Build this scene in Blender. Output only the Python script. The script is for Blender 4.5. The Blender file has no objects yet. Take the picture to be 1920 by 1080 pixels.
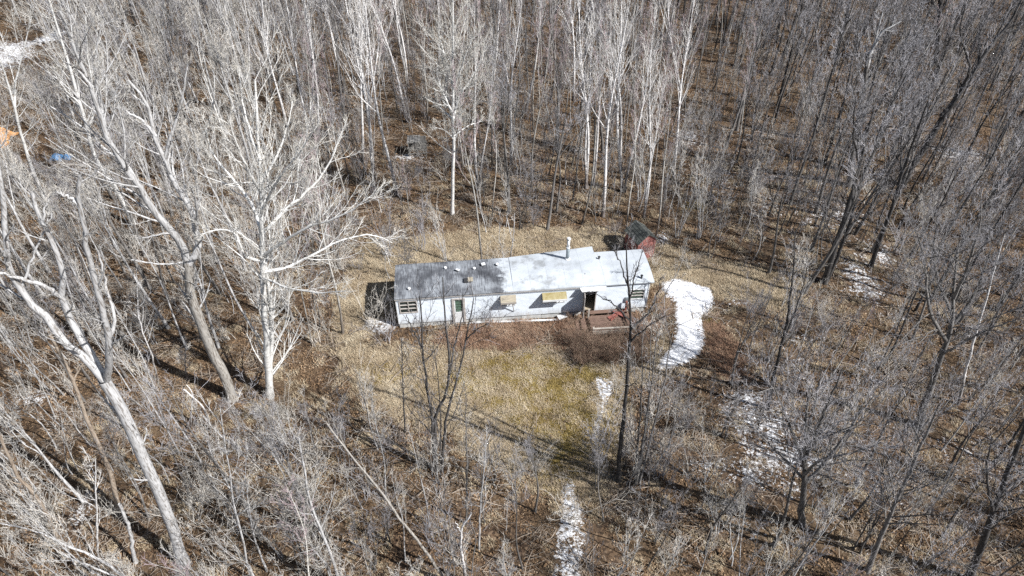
import bpy, math, random
import numpy as np
from mathutils import Vector, Matrix

S = bpy.context.scene
R = math.radians
rng = np.random.default_rng(11)
random.seed(7)

# ------------------------------------------------------------------ camera, sky, sun
CAM_H, PITCH, FPX = 30.0, R(42.7), 1300.0
cd = bpy.data.cameras.new('camera'); cam = bpy.data.objects.new('camera', cd); S.collection.objects.link(cam)
cam.location = (0, 0, CAM_H); cam.rotation_euler = (R(90) - PITCH, 0, 0)
cd.sensor_width = 36; cd.lens = FPX / 1920 * 36; cd.clip_end = 2000; cd.clip_start = .1
S.camera = cam

SUN_EL = R(45); SUN_AZ = math.atan2(.90, -.44)          # bearing of the sun, clockwise from +Y
sdir = Vector((math.sin(SUN_AZ) * math.cos(SUN_EL), math.cos(SUN_AZ) * math.cos(SUN_EL), math.sin(SUN_EL)))
w = bpy.data.worlds.new('World'); S.world = w; w.use_nodes = True
wn = w.node_tree; bg = wn.nodes['Background']; sk = wn.nodes.new('ShaderNodeTexSky')
sk.sky_type = 'NISHITA'; sk.sun_disc = False; sk.sun_elevation = SUN_EL; sk.sun_rotation = SUN_AZ
wn.links.new(sk.outputs[0], bg.inputs[0]); bg.inputs[1].default_value = .06
sl = bpy.data.lights.new('sun', 'SUN'); sl.energy = 5; sl.angle = R(.5); sl.color = (1, .985, .972)
so = bpy.data.objects.new('sun', sl); S.collection.objects.link(so); so.rotation_euler = sdir.to_track_quat('Z', 'Y').to_euler()
S.view_settings.view_transform = 'Standard'; S.view_settings.look = 'None'; S.view_settings.gamma = 1
S.view_settings.exposure = .77; S.view_settings.use_curve_mapping = False
S.cycles.max_bounces = 4; S.cycles.diffuse_bounces = 2; S.cycles.glossy_bounces = 2; S.cycles.transmission_bounces = 3
S.cycles.use_denoising = False

# ------------------------------------------------------------------ helpers
CP, SP = math.cos(PITCH), math.sin(PITCH)
def P(px, py, z=0., Y=None):
    """surveying: where a sight line from the drone meets height z, or the vertical plane y=Y"""
    a = (px - 960) / FPX; b = -(py - 540) / FPX
    dy, dz = CP + b * SP, -SP + b * CP
    t = (z - CAM_H) / dz if Y is None else Y / dy
    return np.array((a * t, dy * t, CAM_H + dz * t))
def pix(x, y, z=0.):
    h = np.asarray(z) - CAM_H
    f = np.maximum(y * CP - h * SP, .01); u = y * SP + h * CP
    return 960 + FPX * x / f, 540 - FPX * u / f

def sm(a, b, x):
    t = np.clip((x - a) / (b - a), 0, 1); return t * t * (3 - 2 * t)
_ph = rng.uniform(0, 6.28, (12, 2))
def ground_z(x, y):
    x = np.asarray(x, float); y = np.asarray(y, float); z = 0 * x
    for i, (f, a) in enumerate(((.11, .16), (.17, .12), (.31, .07), (.53, .05), (.9, .035), (1.7, .025))):
        c, s = math.cos(i * 1.7 + .4), math.sin(i * 1.7 + .4)
        z = z + a * np.sin(f * (c * x + s * y) * 2 + _ph[i, 0]) * np.sin(f * (-s * x + c * y) * 2.3 + _ph[i, 1])
    fl = 1 - sm(1, 5, np.hypot(np.maximum(abs(x - .8) - 7.8, 0), np.maximum(abs(y - 30.8) - 2.8, 0)))
    return z * (1 - fl)

def nodes(name):
    m = bpy.data.materials.new(name); m.use_nodes = True; nt = m.node_tree
    return m, nt, nt.nodes['Principled BSDF']
def ramp(nt, fac, stops, interp='LINEAR'):
    r = nt.nodes.new('ShaderNodeValToRGB'); r.color_ramp.interpolation = interp
    e = r.color_ramp.elements
    while len(e) < len(stops): e.new(.5)
    for q, (p, c) in zip(e, stops):
        q.position = p; q.color = (*c, 1) if len(c) == 3 else c
    if fac is not None: nt.links.new(fac, r.inputs[0])
    return r.outputs[0]
def noise(nt, vec, scale, detail=3, rough=.55, out=0):
    n = nt.nodes.new('ShaderNodeTexNoise'); n.inputs['Scale'].default_value = scale; n.inputs['Detail'].default_value = detail
    n.inputs['Roughness'].default_value = rough
    if vec is not None: nt.links.new(vec, n.inputs['Vector'])
    return n.outputs[out]
def mapping(nt, vec, sc):
    n = nt.nodes.new('ShaderNodeMapping'); n.inputs['Scale'].default_value = sc; nt.links.new(vec, n.inputs[0]); return n.outputs[0]
def mix(nt, f, a, b, mode='MIX'):
    n = nt.nodes.new('ShaderNodeMix'); n.data_type = 'RGBA'; n.blend_type = mode
    for sck, v in ((n.inputs[0], f), (n.inputs[6], a), (n.inputs[7], b)):
        if hasattr(v, 'is_output'): nt.links.new(v, sck)
        elif isinstance(v, (int, float)): sck.default_value = v
        else: sck.default_value = (*v, 1)
    return n.outputs[2]
def mth(nt, op, a, b=0., c=None):
    n = nt.nodes.new('ShaderNodeMath'); n.operation = op
    for i, v in enumerate((a, b) if c is None else (a, b, c)):
        if hasattr(v, 'is_output'): nt.links.new(v, n.inputs[i])
        else: n.inputs[i].default_value = v
    return n.outputs[0]
def coord(nt, which='Object'):
    return nt.nodes.new('ShaderNodeTexCoord').outputs[which]
def bump(nt, bs, h, s, d=.02):
    b = nt.nodes.new('ShaderNodeBump'); b.inputs['Strength'].default_value = s; b.inputs['Distance'].default_value = d
    nt.links.new(h, b.inputs['Height']); nt.links.new(b.outputs[0], bs.inputs['Normal'])

def simple(name, c, rough=.8, var=.25, scale=4, metal=0., stretch=(1, 1, 1), bmp=.2, c2=None):
    m, nt, bs = nodes(name)
    v = mapping(nt, coord(nt), stretch)
    n = noise(nt, v, scale, 5, .65)
    lo = tuple(q * (1 - var) for q in c); hi = tuple(min(.9, q * (1 + var)) for q in c)
    nt.links.new(ramp(nt, n, [(.3, lo), (.7, hi if c2 is None else c2)]), bs.inputs['Base Color'])
    bs.inputs['Roughness'].default_value = rough; bs.inputs['Metallic'].default_value = metal
    if bmp: bump(nt, bs, n, bmp, .01)
    return m

def bark(name, c, c2, fleck=0., base_dark=0., spread=.25):
    """c main bark colour, c2 dark marks; fleck = amount of horizontal birch marks"""
    m, nt, bs = nodes(name)
    o = coord(nt)
    oi = nt.nodes.new('ShaderNodeObjectInfo').outputs['Random']
    n1 = noise(nt, mapping(nt, o, (3, 3, 1)), 3, 4, .6)
    col = ramp(nt, n1, [(.35, tuple(q * .72 for q in c)), (.65, c)])
    if fleck:
        n2 = noise(nt, mapping(nt, o, (2.5, 2.5, 14)), 1.3, 3, .6)
        f = ramp(nt, n2, [(.60 - .06 * fleck, (0, 0, 0)), (.66 - .06 * fleck, (1, 1, 1))])
        col = mix(nt, f, col, c2)
    else:
        n2 = noise(nt, mapping(nt, o, (14, 14, 1.5)), 1.5, 3, .6)
        col = mix(nt, ramp(nt, n2, [(.5, (0, 0, 0)), (.62, (1, 1, 1))]), col, c2)
    if base_dark:                                        # rough darker bark low on the bole
        sep = nt.nodes.new('ShaderNodeSeparateXYZ'); nt.links.new(o, sep.inputs[0])
        k = mth(nt, 'ADD', sep.outputs[2], mth(nt, 'MULTIPLY', n1, 5.0))
        col = mix(nt, ramp(nt, mth(nt, 'DIVIDE', k, base_dark + 2.5), [(.5, (1, 1, 1)), (1, (0, 0, 0))]), col, tuple(q * .9 for q in c2))
    hsv = nt.nodes.new('ShaderNodeHueSaturation'); nt.links.new(col, hsv.inputs['Color'])
    nt.links.new(mth(nt, 'MULTIPLY_ADD', oi, 2 * spread, 1 - spread), hsv.inputs['Value'])
    nt.links.new(hsv.outputs[0], bs.inputs['Base Color']); bs.inputs['Roughness'].default_value = .85
    bs.inputs['Specular IOR Level'].default_value = .25
    return m
def twig(name, c, spread=.25):
    m, nt, bs = nodes(name)
    oi = nt.nodes.new('ShaderNodeObjectInfo').outputs['Random']
    isl = nt.nodes.new('ShaderNodeNewGeometry').outputs['Random Per Island']
    v = mth(nt, 'MULTIPLY_ADD', oi, 2 * spread, 1 - spread)
    v = mth(nt, 'MULTIPLY', v, mth(nt, 'MULTIPLY_ADD', isl, .5, .75))
    hsv = nt.nodes.new('ShaderNodeHueSaturation'); hsv.inputs['Color'].default_value = (*c, 1); nt.links.new(v, hsv.inputs['Value'])
    nt.links.new(hsv.outputs[0], bs.inputs['Base Color']); bs.inputs['Roughness'].default_value = .8
    bs.inputs['Specular IOR Level'].default_value = .2
    return m
def island_mat(name, stops, rough=.85, trans=0.):
    m, nt, bs = nodes(name)
    isl = nt.nodes.new('ShaderNodeNewGeometry').outputs['Random Per Island']
    oi = nt.nodes.new('ShaderNodeObjectInfo').outputs['Random']
    pos = nt.nodes.new('ShaderNodeNewGeometry').outputs['Position']
    big = ramp(nt, noise(nt, pos, .55, 4, .6), [(.36, (0, 0, 0)), (.64, (1, 1, 1))])
    f = mth(nt, 'ADD', mth(nt, 'MULTIPLY', mth(nt, 'FRACT', mth(nt, 'ADD', isl, oi)), .62), mth(nt, 'MULTIPLY', big, .38))
    nt.links.new(ramp(nt, f, stops), bs.inputs['Base Color']); bs.inputs['Roughness'].default_value = rough
    bs.inputs['Specular IOR Level'].default_value = .2
    return m

M = {}
M['birch'] = bark('birch_bark', (.78, .76, .74), (.12, .10, .09), fleck=.6, base_dark=3, spread=.12)
M['poplar'] = bark('poplar_bark', (.72, .71, .68), (.22, .20, .17), fleck=.25, base_dark=0, spread=.1)
M['aspen'] = bark('aspen_bark', (.50, .48, .44), (.14, .12, .10), fleck=.5, base_dark=4, spread=.3)
M['pale'] = bark('pale_smooth_bark', (.52, .515, .51), (.20, .185, .17), spread=.1)
M['old'] = bark('old_furrowed_bark', (.35, .33, .30), (.12, .10, .08), spread=.1)
M['grey'] = bark('grey_bark', (.19, .18, .17), (.06, .052, .045), spread=.4)
M['dark'] = bark('dark_bark', (.088, .083, .08), (.035, .03, .027), spread=.25)
M['dead'] = bark('bleached_dead_wood', (.62, .58, .53), (.30, .26, .22), spread=.1)
M['tan'] = bark('peeling_tan_wood', (.40, .33, .26), (.20, .15, .11), spread=.1)
M['t_white'] = twig('white_twigs', (.52, .49, .43), .1)
M['t_pale'] = twig('pale_twigs', (.52, .49, .44))
M['t_stick'] = twig('dead_sticks', (.30, .25, .20))
M['t_mauve'] = twig('mauve_twigs', (.38, .30, .305))
M['t_grey'] = twig('grey_twigs', (.31, .30, .31), .3)
M['t_dark'] = twig('dark_twigs', (.15, .13, .12), .25)
M['t_red'] = twig('reddish_twigs', (.27, .17, .13), .3)
M['t_tan'] = twig('tan_twigs', (.36, .28, .20), .3)
M['leaf'] = island_mat('fallen_leaves', [(0, (.030, .019, .012)), (.35, (.095, .058, .032)), (.65, (.195, .125, .070)), (.88, (.32, .22, .135)), (1, (.48, .39, .29))])
M['straw'] = island_mat('dry_grass', [(0, (.22, .165, .105)), (.4, (.38, .30, .20)), (.8, (.52, .44, .31)), (1, (.64, .57, .44))])
M['olive'] = island_mat('olive_grass', [(0, (.12, .085, .025)), (.5, (.285, .205, .065)), (1, (.45, .36, .15))])
M['rustgrass'] = island_mat('rusty_brush', [(0, (.12, .065, .045)), (.4, (.24, .145, .095)), (.8, (.37, .25, .17)), (1, (.50, .40, .30))])

C = S.collection
def raw_mesh(name, V, F4=None, F3=None, mats=(), midx=None, smooth=True):
    me = bpy.data.meshes.new(name)
    V = np.asarray(V, np.float32)
    me.vertices.add(len(V)); me.vertices.foreach_set('co', V.ravel())
    loops = []; tot = []
    if F4 is not None and len(F4): loops.append(np.asarray(F4, np.int32).ravel()); tot.append(np.full(len(F4), 4, np.int32))
    if F3 is not None and len(F3): loops.append(np.asarray(F3, np.int32).ravel()); tot.append(np.full(len(F3), 3, np.int32))
    lp = np.concatenate(loops); tt = np.concatenate(tot)
    me.loops.add(len(lp)); me.loops.foreach_set('vertex_index', lp)
    me.polygons.add(len(tt)); st = np.concatenate(([0], np.cumsum(tt)[:-1])).astype(np.int32)
    me.polygons.foreach_set('loop_start', st); me.polygons.foreach_set('loop_total', tt)
    for m in mats: me.materials.append(m)
    if midx is not None: me.polygons.foreach_set('material_index', np.asarray(midx, np.int32))
    me.polygons.foreach_set('use_smooth', np.full(len(tt), smooth, bool))
    me.update(calc_edges=True); return me
def link(name, me, parent=None, loc=None, **kw):
    o = bpy.data.objects.new(name, me); C.objects.link(o)
    if parent is not None: o.parent = parent
    if loc is not None: o.location = loc
    for k, v in kw.items(): o[k] = v
    return o
def thing(name, label, cat, loc=(0, 0, 0), rz=0., group=None):
    o = bpy.data.objects.new(name, None); C.objects.link(o); o.location = loc; o.rotation_euler = (0, 0, rz)
    o.empty_display_size = .3
    o['label'] = label; o['category'] = cat
    if group: o['group'] = group
    return o
class MB:
    """collects boxes, prisms and tubes for one mesh"""
    def __init__(s): s.V = []; s.F = []
    def quadset(s, vs, fs):
        n = len(s.V); s.V += [tuple(v) for v in vs]; s.F += [tuple(i + n for i in f) for f in fs]; return s
    def box(s, a, b, mat=None):
        x0, y0, z0 = a; x1, y1, z1 = b
        vs = [(x0, y0, z0), (x1, y0, z0), (x1, y1, z0), (x0, y1, z0), (x0, y0, z1), (x1, y0, z1), (x1, y1, z1), (x0, y1, z1)]
        if mat: vs = [mat @ Vector(v) for v in vs]
        s.quadset(vs, [(0, 3, 2, 1), (4, 5, 6, 7), (0, 1, 5, 4), (1, 2, 6, 5), (2, 3, 7, 6), (3, 0, 4, 7)])
        return s
    def beam(s, a, b, w_, h_):
        a = Vector(a); b = Vector(b); d = b - a; L = d.length
        q = d.to_track_quat('X', 'Z').to_matrix().to_4x4(); q.translation = a
        return s.box((0, -w_ / 2, -h_ / 2), (L, w_ / 2, h_ / 2), q)
    def tube(s, a, b, r0, r1=None, n=12, cap=True):
        r1 = r0 if r1 is None else r1
        a = Vector(a); b = Vector(b); q = (b - a).to_track_quat('Z', 'Y').to_matrix()
        vs = []
        for c, r in ((a, r0), (b, r1)):
            for i in range(n):
                t = 6.2832 * i / n; vs.append(c + q @ Vector((r * math.cos(t), r * math.sin(t), 0)))
        fs = [(i, (i + 1) % n, n + (i + 1) % n, n + i) for i in range(n)]
        if cap: fs += [tuple(range(n - 1, -1, -1)), tuple(range(n, 2 * n))]
        s.quadset(vs, fs); return s
    def build(s, name, mat, parent=None, smooth=False, bev=0., **kw):
        me = bpy.data.meshes.new(name); me.from_pydata([tuple(v) for v in s.V], [], s.F); me.materials.append(mat)
        if smooth:
            for p in me.polygons: p.use_smooth = len(p.vertices) == 4
        me.update(); o = link(name, me, parent, **kw)
        if bev:
            b = o.modifiers.new('bevel', 'BEVEL'); b.width = bev; b.segments = 1; b.limit_method = 'ANGLE'
        return o

def instancer(name, pts, rot, scl, idx, sources, **kw):
    """one stuff object: geometry nodes put real meshes on a cloud of points"""
    me = bpy.data.meshes.new(name); n = len(pts)
    me.vertices.add(n); me.vertices.foreach_set('co', np.asarray(pts, np.float32).ravel())
    for an, ty, da, key in (('rot', 'FLOAT_VECTOR', rot, 'vector'), ('scl', 'FLOAT', scl, 'value'), ('idx', 'INT', idx, 'value')):
        at = me.attributes.new(an, ty, 'POINT')
        at.data.foreach_set(key, np.asarray(da, np.int32 if ty == 'INT' else np.float32).ravel())
    o = link(name, me, **kw)
    col = bpy.data.collections.new(name + '_kinds')
    for i, sm_ in enumerate(sources):
        col.objects.link(bpy.data.objects.new('%s_kind_%02d' % (name, i), sm_))
    ng = bpy.data.node_groups.new(name, 'GeometryNodeTree')
    ng.interface.new_socket('Geometry', in_out='INPUT', socket_type='NodeSocketGeometry')
    ng.interface.new_socket('Geometry', in_out='OUTPUT', socket_type='NodeSocketGeometry')
    N = ng.nodes.new; L = ng.links.new
    gi, go = N('NodeGroupInput'), N('NodeGroupOutput'); ip = N('GeometryNodeInstanceOnPoints'); ci = N('GeometryNodeCollectionInfo')
    ci.inputs['Collection'].default_value = col; ci.inputs['Separate Children'].default_value = True; ci.inputs['Reset Children'].default_value = True
    def at(nm, ty):
        a = N('GeometryNodeInputNamedAttribute'); a.data_type = ty; a.inputs['Name'].default_value = nm; return a.outputs['Attribute']
    L(gi.outputs[0], ip.inputs['Points']); L(ci.outputs[0], ip.inputs['Instance']); ip.inputs['Pick Instance'].default_value = True
    L(at('idx', 'INT'), ip.inputs['Instance Index']); L(at('scl', 'FLOAT'), ip.inputs['Scale'])
    e = N('FunctionNodeEulerToRotation'); L(at('rot', 'FLOAT_VECTOR'), e.inputs[0]); L(e.outputs[0], ip.inputs['Rotation'])
    L(ip.outputs[0], go.inputs[0])
    md = o.modifiers.new('scatter', 'NODES'); md.node_group = ng
    return o

# ------------------------------------------------------------------ ground masks (world space polygons)
def poly(pts): return np.array([P(*p)[:2] for p in pts])
def sdf(pg, x, y):
    """signed distance, positive inside"""
    d = np.full(x.shape, 1e9); ins = np.zeros(x.shape, bool); n = len(pg)
    for i in range(n):
        a = pg[i]; b = pg[(i + 1) % n]; ex, ey = b - a
        wx, wy = x - a[0], y - a[1]
        t = np.clip((wx * ex + wy * ey) / (ex * ex + ey * ey), 0, 1)
        d = np.minimum(d, np.hypot(wx - t * ex, wy - t * ey))
        cnd = ((a[1] > y) != (b[1] > y)) & (x < (b[0] - a[0]) * (y - a[1]) / (b[1] - a[1] + 1e-9) + a[0])
        ins ^= cnd
    return np.where(ins, d, -d)
SNOW_BIG = poly([(1240, 532), (1270, 524), (1296, 530), (1330, 538), (1338, 560), (1328, 585), (1312, 592), (1318, 615), (1322, 640), (1308, 664), (1275, 684), (1248, 690), (1232, 690), (1245, 668), (1268, 645), (1272, 615), (1268, 590), (1270, 566), (1252, 556)])
SNOW_PATH = poly([(1046, 905), (1080, 900), (1098, 980), (1092, 1080), (1086, 1200), (1026, 1200), (1036, 1080), (1046, 990)])
SNOW_TRICKLE = poly([(1110, 700), (1150, 712), (1152, 735), (1132, 775), (1122, 830), (1108, 842), (1112, 800), (1124, 752)])
SNOW_LEFT = poly([(678, 590), (745, 596), (748, 616), (708, 632), (672, 622)])
SNOW_FIELD = poly([(-200, 90), (20, 75), (75, 72), (70, 105), (30, 130), (-200, 150)])
SNOW_FIELD2 = poly([(80, 62), (110, 50), (125, 75), (95, 92)])
# softer scatter: px, py, rx(m), ry(m), strength
SNOW_BLOBS = [(1430, 790, 2.2, 2.0, .55), (1480, 850, 2.4, 1.6, .55), (1400, 745, 1.2, .8, .62), (1420, 885, 1.8, 1.1, .5), (1330, 870, 1.3, .8, .5), (1480, 910, 1.6, 1.0, .45),
    (1610, 520, 1.3, 2.0, .62), (1625, 550, 1.5, 1.2, .5), (1790, 290, 2.6, 1.6, .62), (1390, 565, 1.3, .6, .5), (1480, 690, 2.0, 1.0, .42), (1510, 640, 1.6, .8, .4),
    (1350, 330, 2.5, 2, .42), (1440, 380, 3, 2, .42), (1550, 400, 3, 3, .45), (1420, 250, 3, 2, .42), (1500, 330, 4, 2, .38), (1860, 140, 4, 2, .42), (1650, 480, 2, 2, .5), (1680, 600, 1.6, .7, .42),
    (1830, 720, 2.2, 1.2, .38), (1830, 620, 2, 1, .42), (765, 294, 1.4, .7, .62), (480, 770, .9, .5, .5), (60, 750, 1.0, .6, .52), (160, 950, .6, 1.2, .5), (100, 880, 1, 1, .4), (370, 930, 1.2, .7, .42), (1370, 680, 1.5, .7, .42),
    (1235, 452, .9, .8, .6), (1680, 900, 3, 2, .36), (1800, 850, 3, 2, .36), (1270, 210, 3, 2, .42), (1290, 260, 1.6, 1.6, .5), (1120, 620 + 100, 1, .8, .5), (870, 420, .6, .4, .3), (560, 20, 4, 3, .4), (190, 25, 4, 3, .45), (1560, 1000, 2, 2, .3), (1385, 985, 1.6, 1, .36), (1560, 470, 12, 11, .25), (1700, 800, 8, 6, .25), (1500, 860, 5, 5, .28), (1450, 300, 14, 13, .23), (200, 850, 6, 4, .22), (1400, 620, 4, 4, .27)]
GRASS = poly([(650, 640), (690, 600), (690, 660), (1120, 660), (1240, 640), (1240, 700), (1160, 720), (1140, 860), (1090, 960), (960, 880), (820, 800), (730, 770), (670, 710)])
GRASS_BACK = poly([(640, 560), (670, 500), (700, 455), (900, 440), (1140, 440), (1250, 470), (1500, 530), (1500, 575), (1240, 530), (1200, 520), (720, 520), (740, 600), (640, 620)])
OLIVE = [(1040, 750, 3.0, 3.2, .62), (1090, 700, 2.0, .9, .8), (1080, 800, 1.8, 2.6, .72), (980, 685, 3.4, .8, .6), (730, 700, 1.4, .9, .6), (955, 715, .8, .5, .7), (950, 760, 1.4, .7, .5), (1055, 860, 1.3, 1.8, .6), (900, 720, 4, 2.0, .42), (1310, 385, 1, .5, .6), (1020, 790, 1.4, 1.0, .6), (1310, 610, 1.2, 1.2, .4)]
RUST = [(950, 630, 3.4, 1.0, .75), (1080, 625, 1.5, 1.6, .95), (1120, 655, 1.8, .9, .9), (870, 640, 2, .8, .55), (1200, 640, 1.5, 1.5, .4), (1345, 640, 1.3, 2.0, .52), (1380, 690, 1.6, 1.4, .42), (1180, 610, 2, 1, .55)]
def blobs(lst, x, y):
    r = np.zeros(x.shape)
    for px, py, rx, ry, s_ in lst:
        if lst is OLIVE: s_ *= 1.12
        if lst is SNOW_BLOBS: s_ = min(s_ + .02, .56); rx *= 1.35; ry *= 1.35
        c = P(px, py); q = ((x - c[0]) / rx) ** 2 + ((y - c[1]) / ry) ** 2
        r = np.maximum(r, s_ * np.exp(-q * .8))
    return r
def masks(x, y):
    snow = np.maximum.reduce([1.25 * sm(-.6, .55, sdf(SNOW_BIG, x, y)), .58 * sm(-.5, .3, sdf(SNOW_PATH, x, y)), .62 * sm(-.6, .25, sdf(SNOW_TRICKLE, x, y)), .56 * sm(-.3, .3, sdf(SNOW_LEFT, x, y)),
        .62 * sm(-2, 1.5, sdf(SNOW_FIELD, x, y)), 1.0 * sm(-1, 1, sdf(SNOW_FIELD2, x, y)), blobs(SNOW_BLOBS, x, y)])
    grass = np.maximum(sm(-1.2, 1.2, sdf(GRASS, x, y)), .95 * sm(-1, .8, sdf(GRASS_BACK, x, y)))
    return snow, grass, blobs(OLIVE, x, y), blobs(RUST, x, y)

def axis(segs):
    a = []
    for lo, hi, st in segs: a.append(np.arange(lo, hi, st))
    return np.concatenate(a + [np.array([segs[-1][1]])])
xs = axis([(-500, -100, 40), (-100, -40, 2), (-40, -20, .5), (-20, 25, .2), (25, 45, .5), (45, 100, 2), (100, 500, 40)])
ys = axis([(-300, 0, 30), (0, 10, 1), (10, 42, .2), (42, 60, .4), (60, 90, .9), (90, 150, 4), (150, 900, 50)])
gx, gy = np.meshgrid(xs, ys); gx = gx.ravel(); gy = gy.ravel()
snow, grass, olive, rust = masks(gx, gy)
gz = ground_z(gx, gy) + .10 * sm(.35, .7, snow) + rng.normal(0, .012, gx.shape)
nx, ny = len(xs), len(ys)
ii = (np.arange(ny - 1)[:, None] * nx + np.arange(nx - 1)[None]).ravel()
gme = raw_mesh('forest_floor', np.stack([gx, gy, gz], 1), np.stack([ii, ii + 1, ii + 1 + nx, ii + nx], 1))
at = gme.color_attributes.new('mask', 'FLOAT_COLOR', 'POINT')
at.data.foreach_set('color', np.stack([snow, grass, olive, rust], 1).astype(np.float32).ravel())
m, nt, bs = nodes('leaf_litter_ground')
o_ = coord(nt); va = nt.nodes.new('ShaderNodeVertexColor'); va.layer_name = 'mask'
sep = nt.nodes.new('ShaderNodeSeparateColor'); nt.links.new(va.outputs['Color'], sep.inputs[0])
def vor(scale, out='Color'):
    v = nt.nodes.new('ShaderNodeTexVoronoi'); v.inputs['Scale'].default_value = scale; nt.links.new(o_, v.inputs['Vector']); return v.outputs[out]
vc = nt.nodes.new('ShaderNodeSeparateColor'); nt.links.new(vor(9), vc.inputs[0])
nbig = noise(nt, o_, .35, 5, .65); nmid = noise(nt, o_, 2.2, 5, .7); nfin = noise(nt, o_, 14, 4, .7)
litter = ramp(nt, vc.outputs[0], [(0, (.025, .017, .011)), (.35, (.075, .046, .027)), (.7, (.145, .093, .054)), (1, (.24, .17, .11))])
litter = mix(nt, ramp(nt, nmid, [(.35, (0, 0, 0)), (.7, (.8, .8, .8))]), litter, (.05, .035, .027))
litter = mix(nt, ramp(nt, nbig, [(.45, (0, 0, 0)), (.65, (.7, .7, .7))]), litter, (.15, .105, .062))
gcol = ramp(nt, nfin, [(.25, (.19, .145, .095)), (.5, (.35, .28, .19)), (.75, (.48, .41, .30))])
gcol = mix(nt, ramp(nt, nmid, [(.45, (0, 0, 0)), (.7, (.6, .6, .6))]), gcol, (.27, .20, .13))
def soft(maskv, nz, lo, hi, amp=.5):
    k = mth(nt, 'ADD', maskv, mth(nt, 'MULTIPLY', mth(nt, 'SUBTRACT', nz, .5), amp))
    return ramp(nt, k, [(lo, (0, 0, 0)), (hi, (1, 1, 1))])
nm2 = noise(nt, o_, 1.3, 6, .7); nm3 = noise(nt, o_, 5.0, 5, .72)
col = mix(nt, soft(sep.outputs[1], nm2, .35, .65, .8), litter, gcol)
col = mix(nt, soft(sep.outputs[2], nm2, .42, .85, 1.0), col, mix(nt, nfin, (.13, .105, .03), (.34, .27, .085)))
col = mix(nt, soft(sep.outputs[0], nm2, 2, 3), col, col)
rc = mix(nt, nfin, (.10, .058, .04), (.27, .165, .105))
nt.nodes.new('NodeReroute')
col = mix(nt, soft(va.outputs['Alpha'], nm2, .35, .75, .8), col, rc)
snk = mth(nt, 'ADD', sep.outputs[0], mth(nt, 'MULTIPLY', mth(nt, 'SUBTRACT', nm3, .5), 1.5))
snk = mth(nt, 'ADD', snk, mth(nt, 'MULTIPLY', mth(nt, 'SUBTRACT', nm2, .5), .8))
snk = mth(nt, 'ADD', snk, mth(nt, 'MULTIPLY', mth(nt, 'SUBTRACT', nfin, .5), .7))
sf = ramp(nt, snk, [(.50, (0, 0, 0)), (.56, (1, 1, 1))])
scol = ramp(nt, nm3, [(.3, (.50, .50, .51)), (.5, (.74, .75, .77)), (.7, (.84, .85, .86))])
scol = mix(nt, ramp(nt, snk, [(.52, (1, 1, 1)), (.78, (0, 0, 0))]), scol, (.40, .385, .37))
col = mix(nt, sf, col, scol)
nt.links.new(col, bs.inputs['Base Color']); bs.inputs['Roughness'].default_value = .9; bs.inputs['Specular IOR Level'].default_value = .2
hh = mth(nt, 'ADD', mth(nt, 'MULTIPLY', nfin, .6), mth(nt, 'ADD', mth(nt, 'MULTIPLY', nm3, 1.0), mth(nt, 'MULTIPLY', vc.outputs[1], .4)))
bump(nt, bs, hh, .9, .10)
gme.materials.append(m)
link('forest_floor', gme, kind='structure')

# ------------------------------------------------------------------ trailer
def metal_white(name, c, var, dirt, scale=1.5):
    m, nt, bs = nodes(name); o = coord(nt)
    n = noise(nt, o, scale, 6, .6); n2 = noise(nt, mapping(nt, o, (1, 1, 7)), 3, 4, .6)
    c1 = ramp(nt, n, [(.3, tuple(q * (1 - var) for q in c)), (.6, c)])
    c1 = mix(nt, ramp(nt, n2, [(.55, (0, 0, 0)), (.8, (.6, .6, .6))]), c1, dirt)
    sz = nt.nodes.new('ShaderNodeSeparateXYZ'); nt.links.new(o, sz.inputs[0])
    gr = mth(nt, 'ADD', sz.outputs[2], mth(nt, 'MULTIPLY', mth(nt, 'SUBTRACT', noise(nt, mapping(nt, o, (3, 3, .6)), 1.5, 5, .7), .5), 1.6))
    c1 = mix(nt, ramp(nt, gr, [(.30, (.6, .6, .6)), (.85, (0, 0, 0))]), c1, (.33, .31, .28))
    nt.links.new(c1, bs.inputs['Base Color']); bs.inputs['Roughness'].default_value = .5; return m
M['siding'] = metal_white('white_siding', (.68, .735, .79), .10, (.50, .52, .53))
M['trimw'] = simple('white_trim', (.66, .67, .67), .6, .15, 5)
M['trimg'] = simple('weathered_grey_trim', (.42, .39, .36), .8, .3, 6)
M['skirt'] = simple('skirting_panel', (.50, .50, .48), .8, .25, 3)
M['inside'] = simple('dim_wood_panelling', (.10, .06, .035), .8, .3, 4)
M['floorw'] = simple('trodden_floorboards', (.30, .25, .18), .85, .3, 5)
M['galv'] = simple('galvanised_pipe', (.24, .28, .30), .5, .2, 6, metal=.2, bmp=0)
M['white'] = simple('white_painted_metal', (.62, .63, .63), .5, .08, 6, bmp=0)
M['black'] = simple('blackened_metal', (.035, .035, .037), .6, .3, 6)
M['plyt'] = simple('grey_tan_plywood', (.30, .265, .20), .85, .25, 5, stretch=(1, 5, 5))
M['plyy'] = simple('yellow_mossy_plywood', (.31, .235, .07), .85, .35, 3, c2=(.37, .33, .20))
M['deckw'] = simple('weathered_deck_boards', (.14, .088, .066), .9, .35, 3, stretch=(1, 6, 6))
M['redw'] = simple('faded_red_paint', (.22, .07, .055), .8, .3, 4)
M['greyw'] = simple('silvered_wood', (.33, .30, .26), .9, .3, 4, stretch=(1, 6, 6))
m, nt, bs = nodes('window_glass'); bs.inputs['Base Color'].default_value = (.02, .03, .03, 1); bs.inputs['Roughness'].default_value = .08; M['glass'] = m
m, nt, bs = nodes('green_window_glass'); bs.inputs['Base Color'].default_value = (.075, .12, .09, 1); bs.inputs['Roughness'].default_value = .15; M['gglass'] = m
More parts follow.
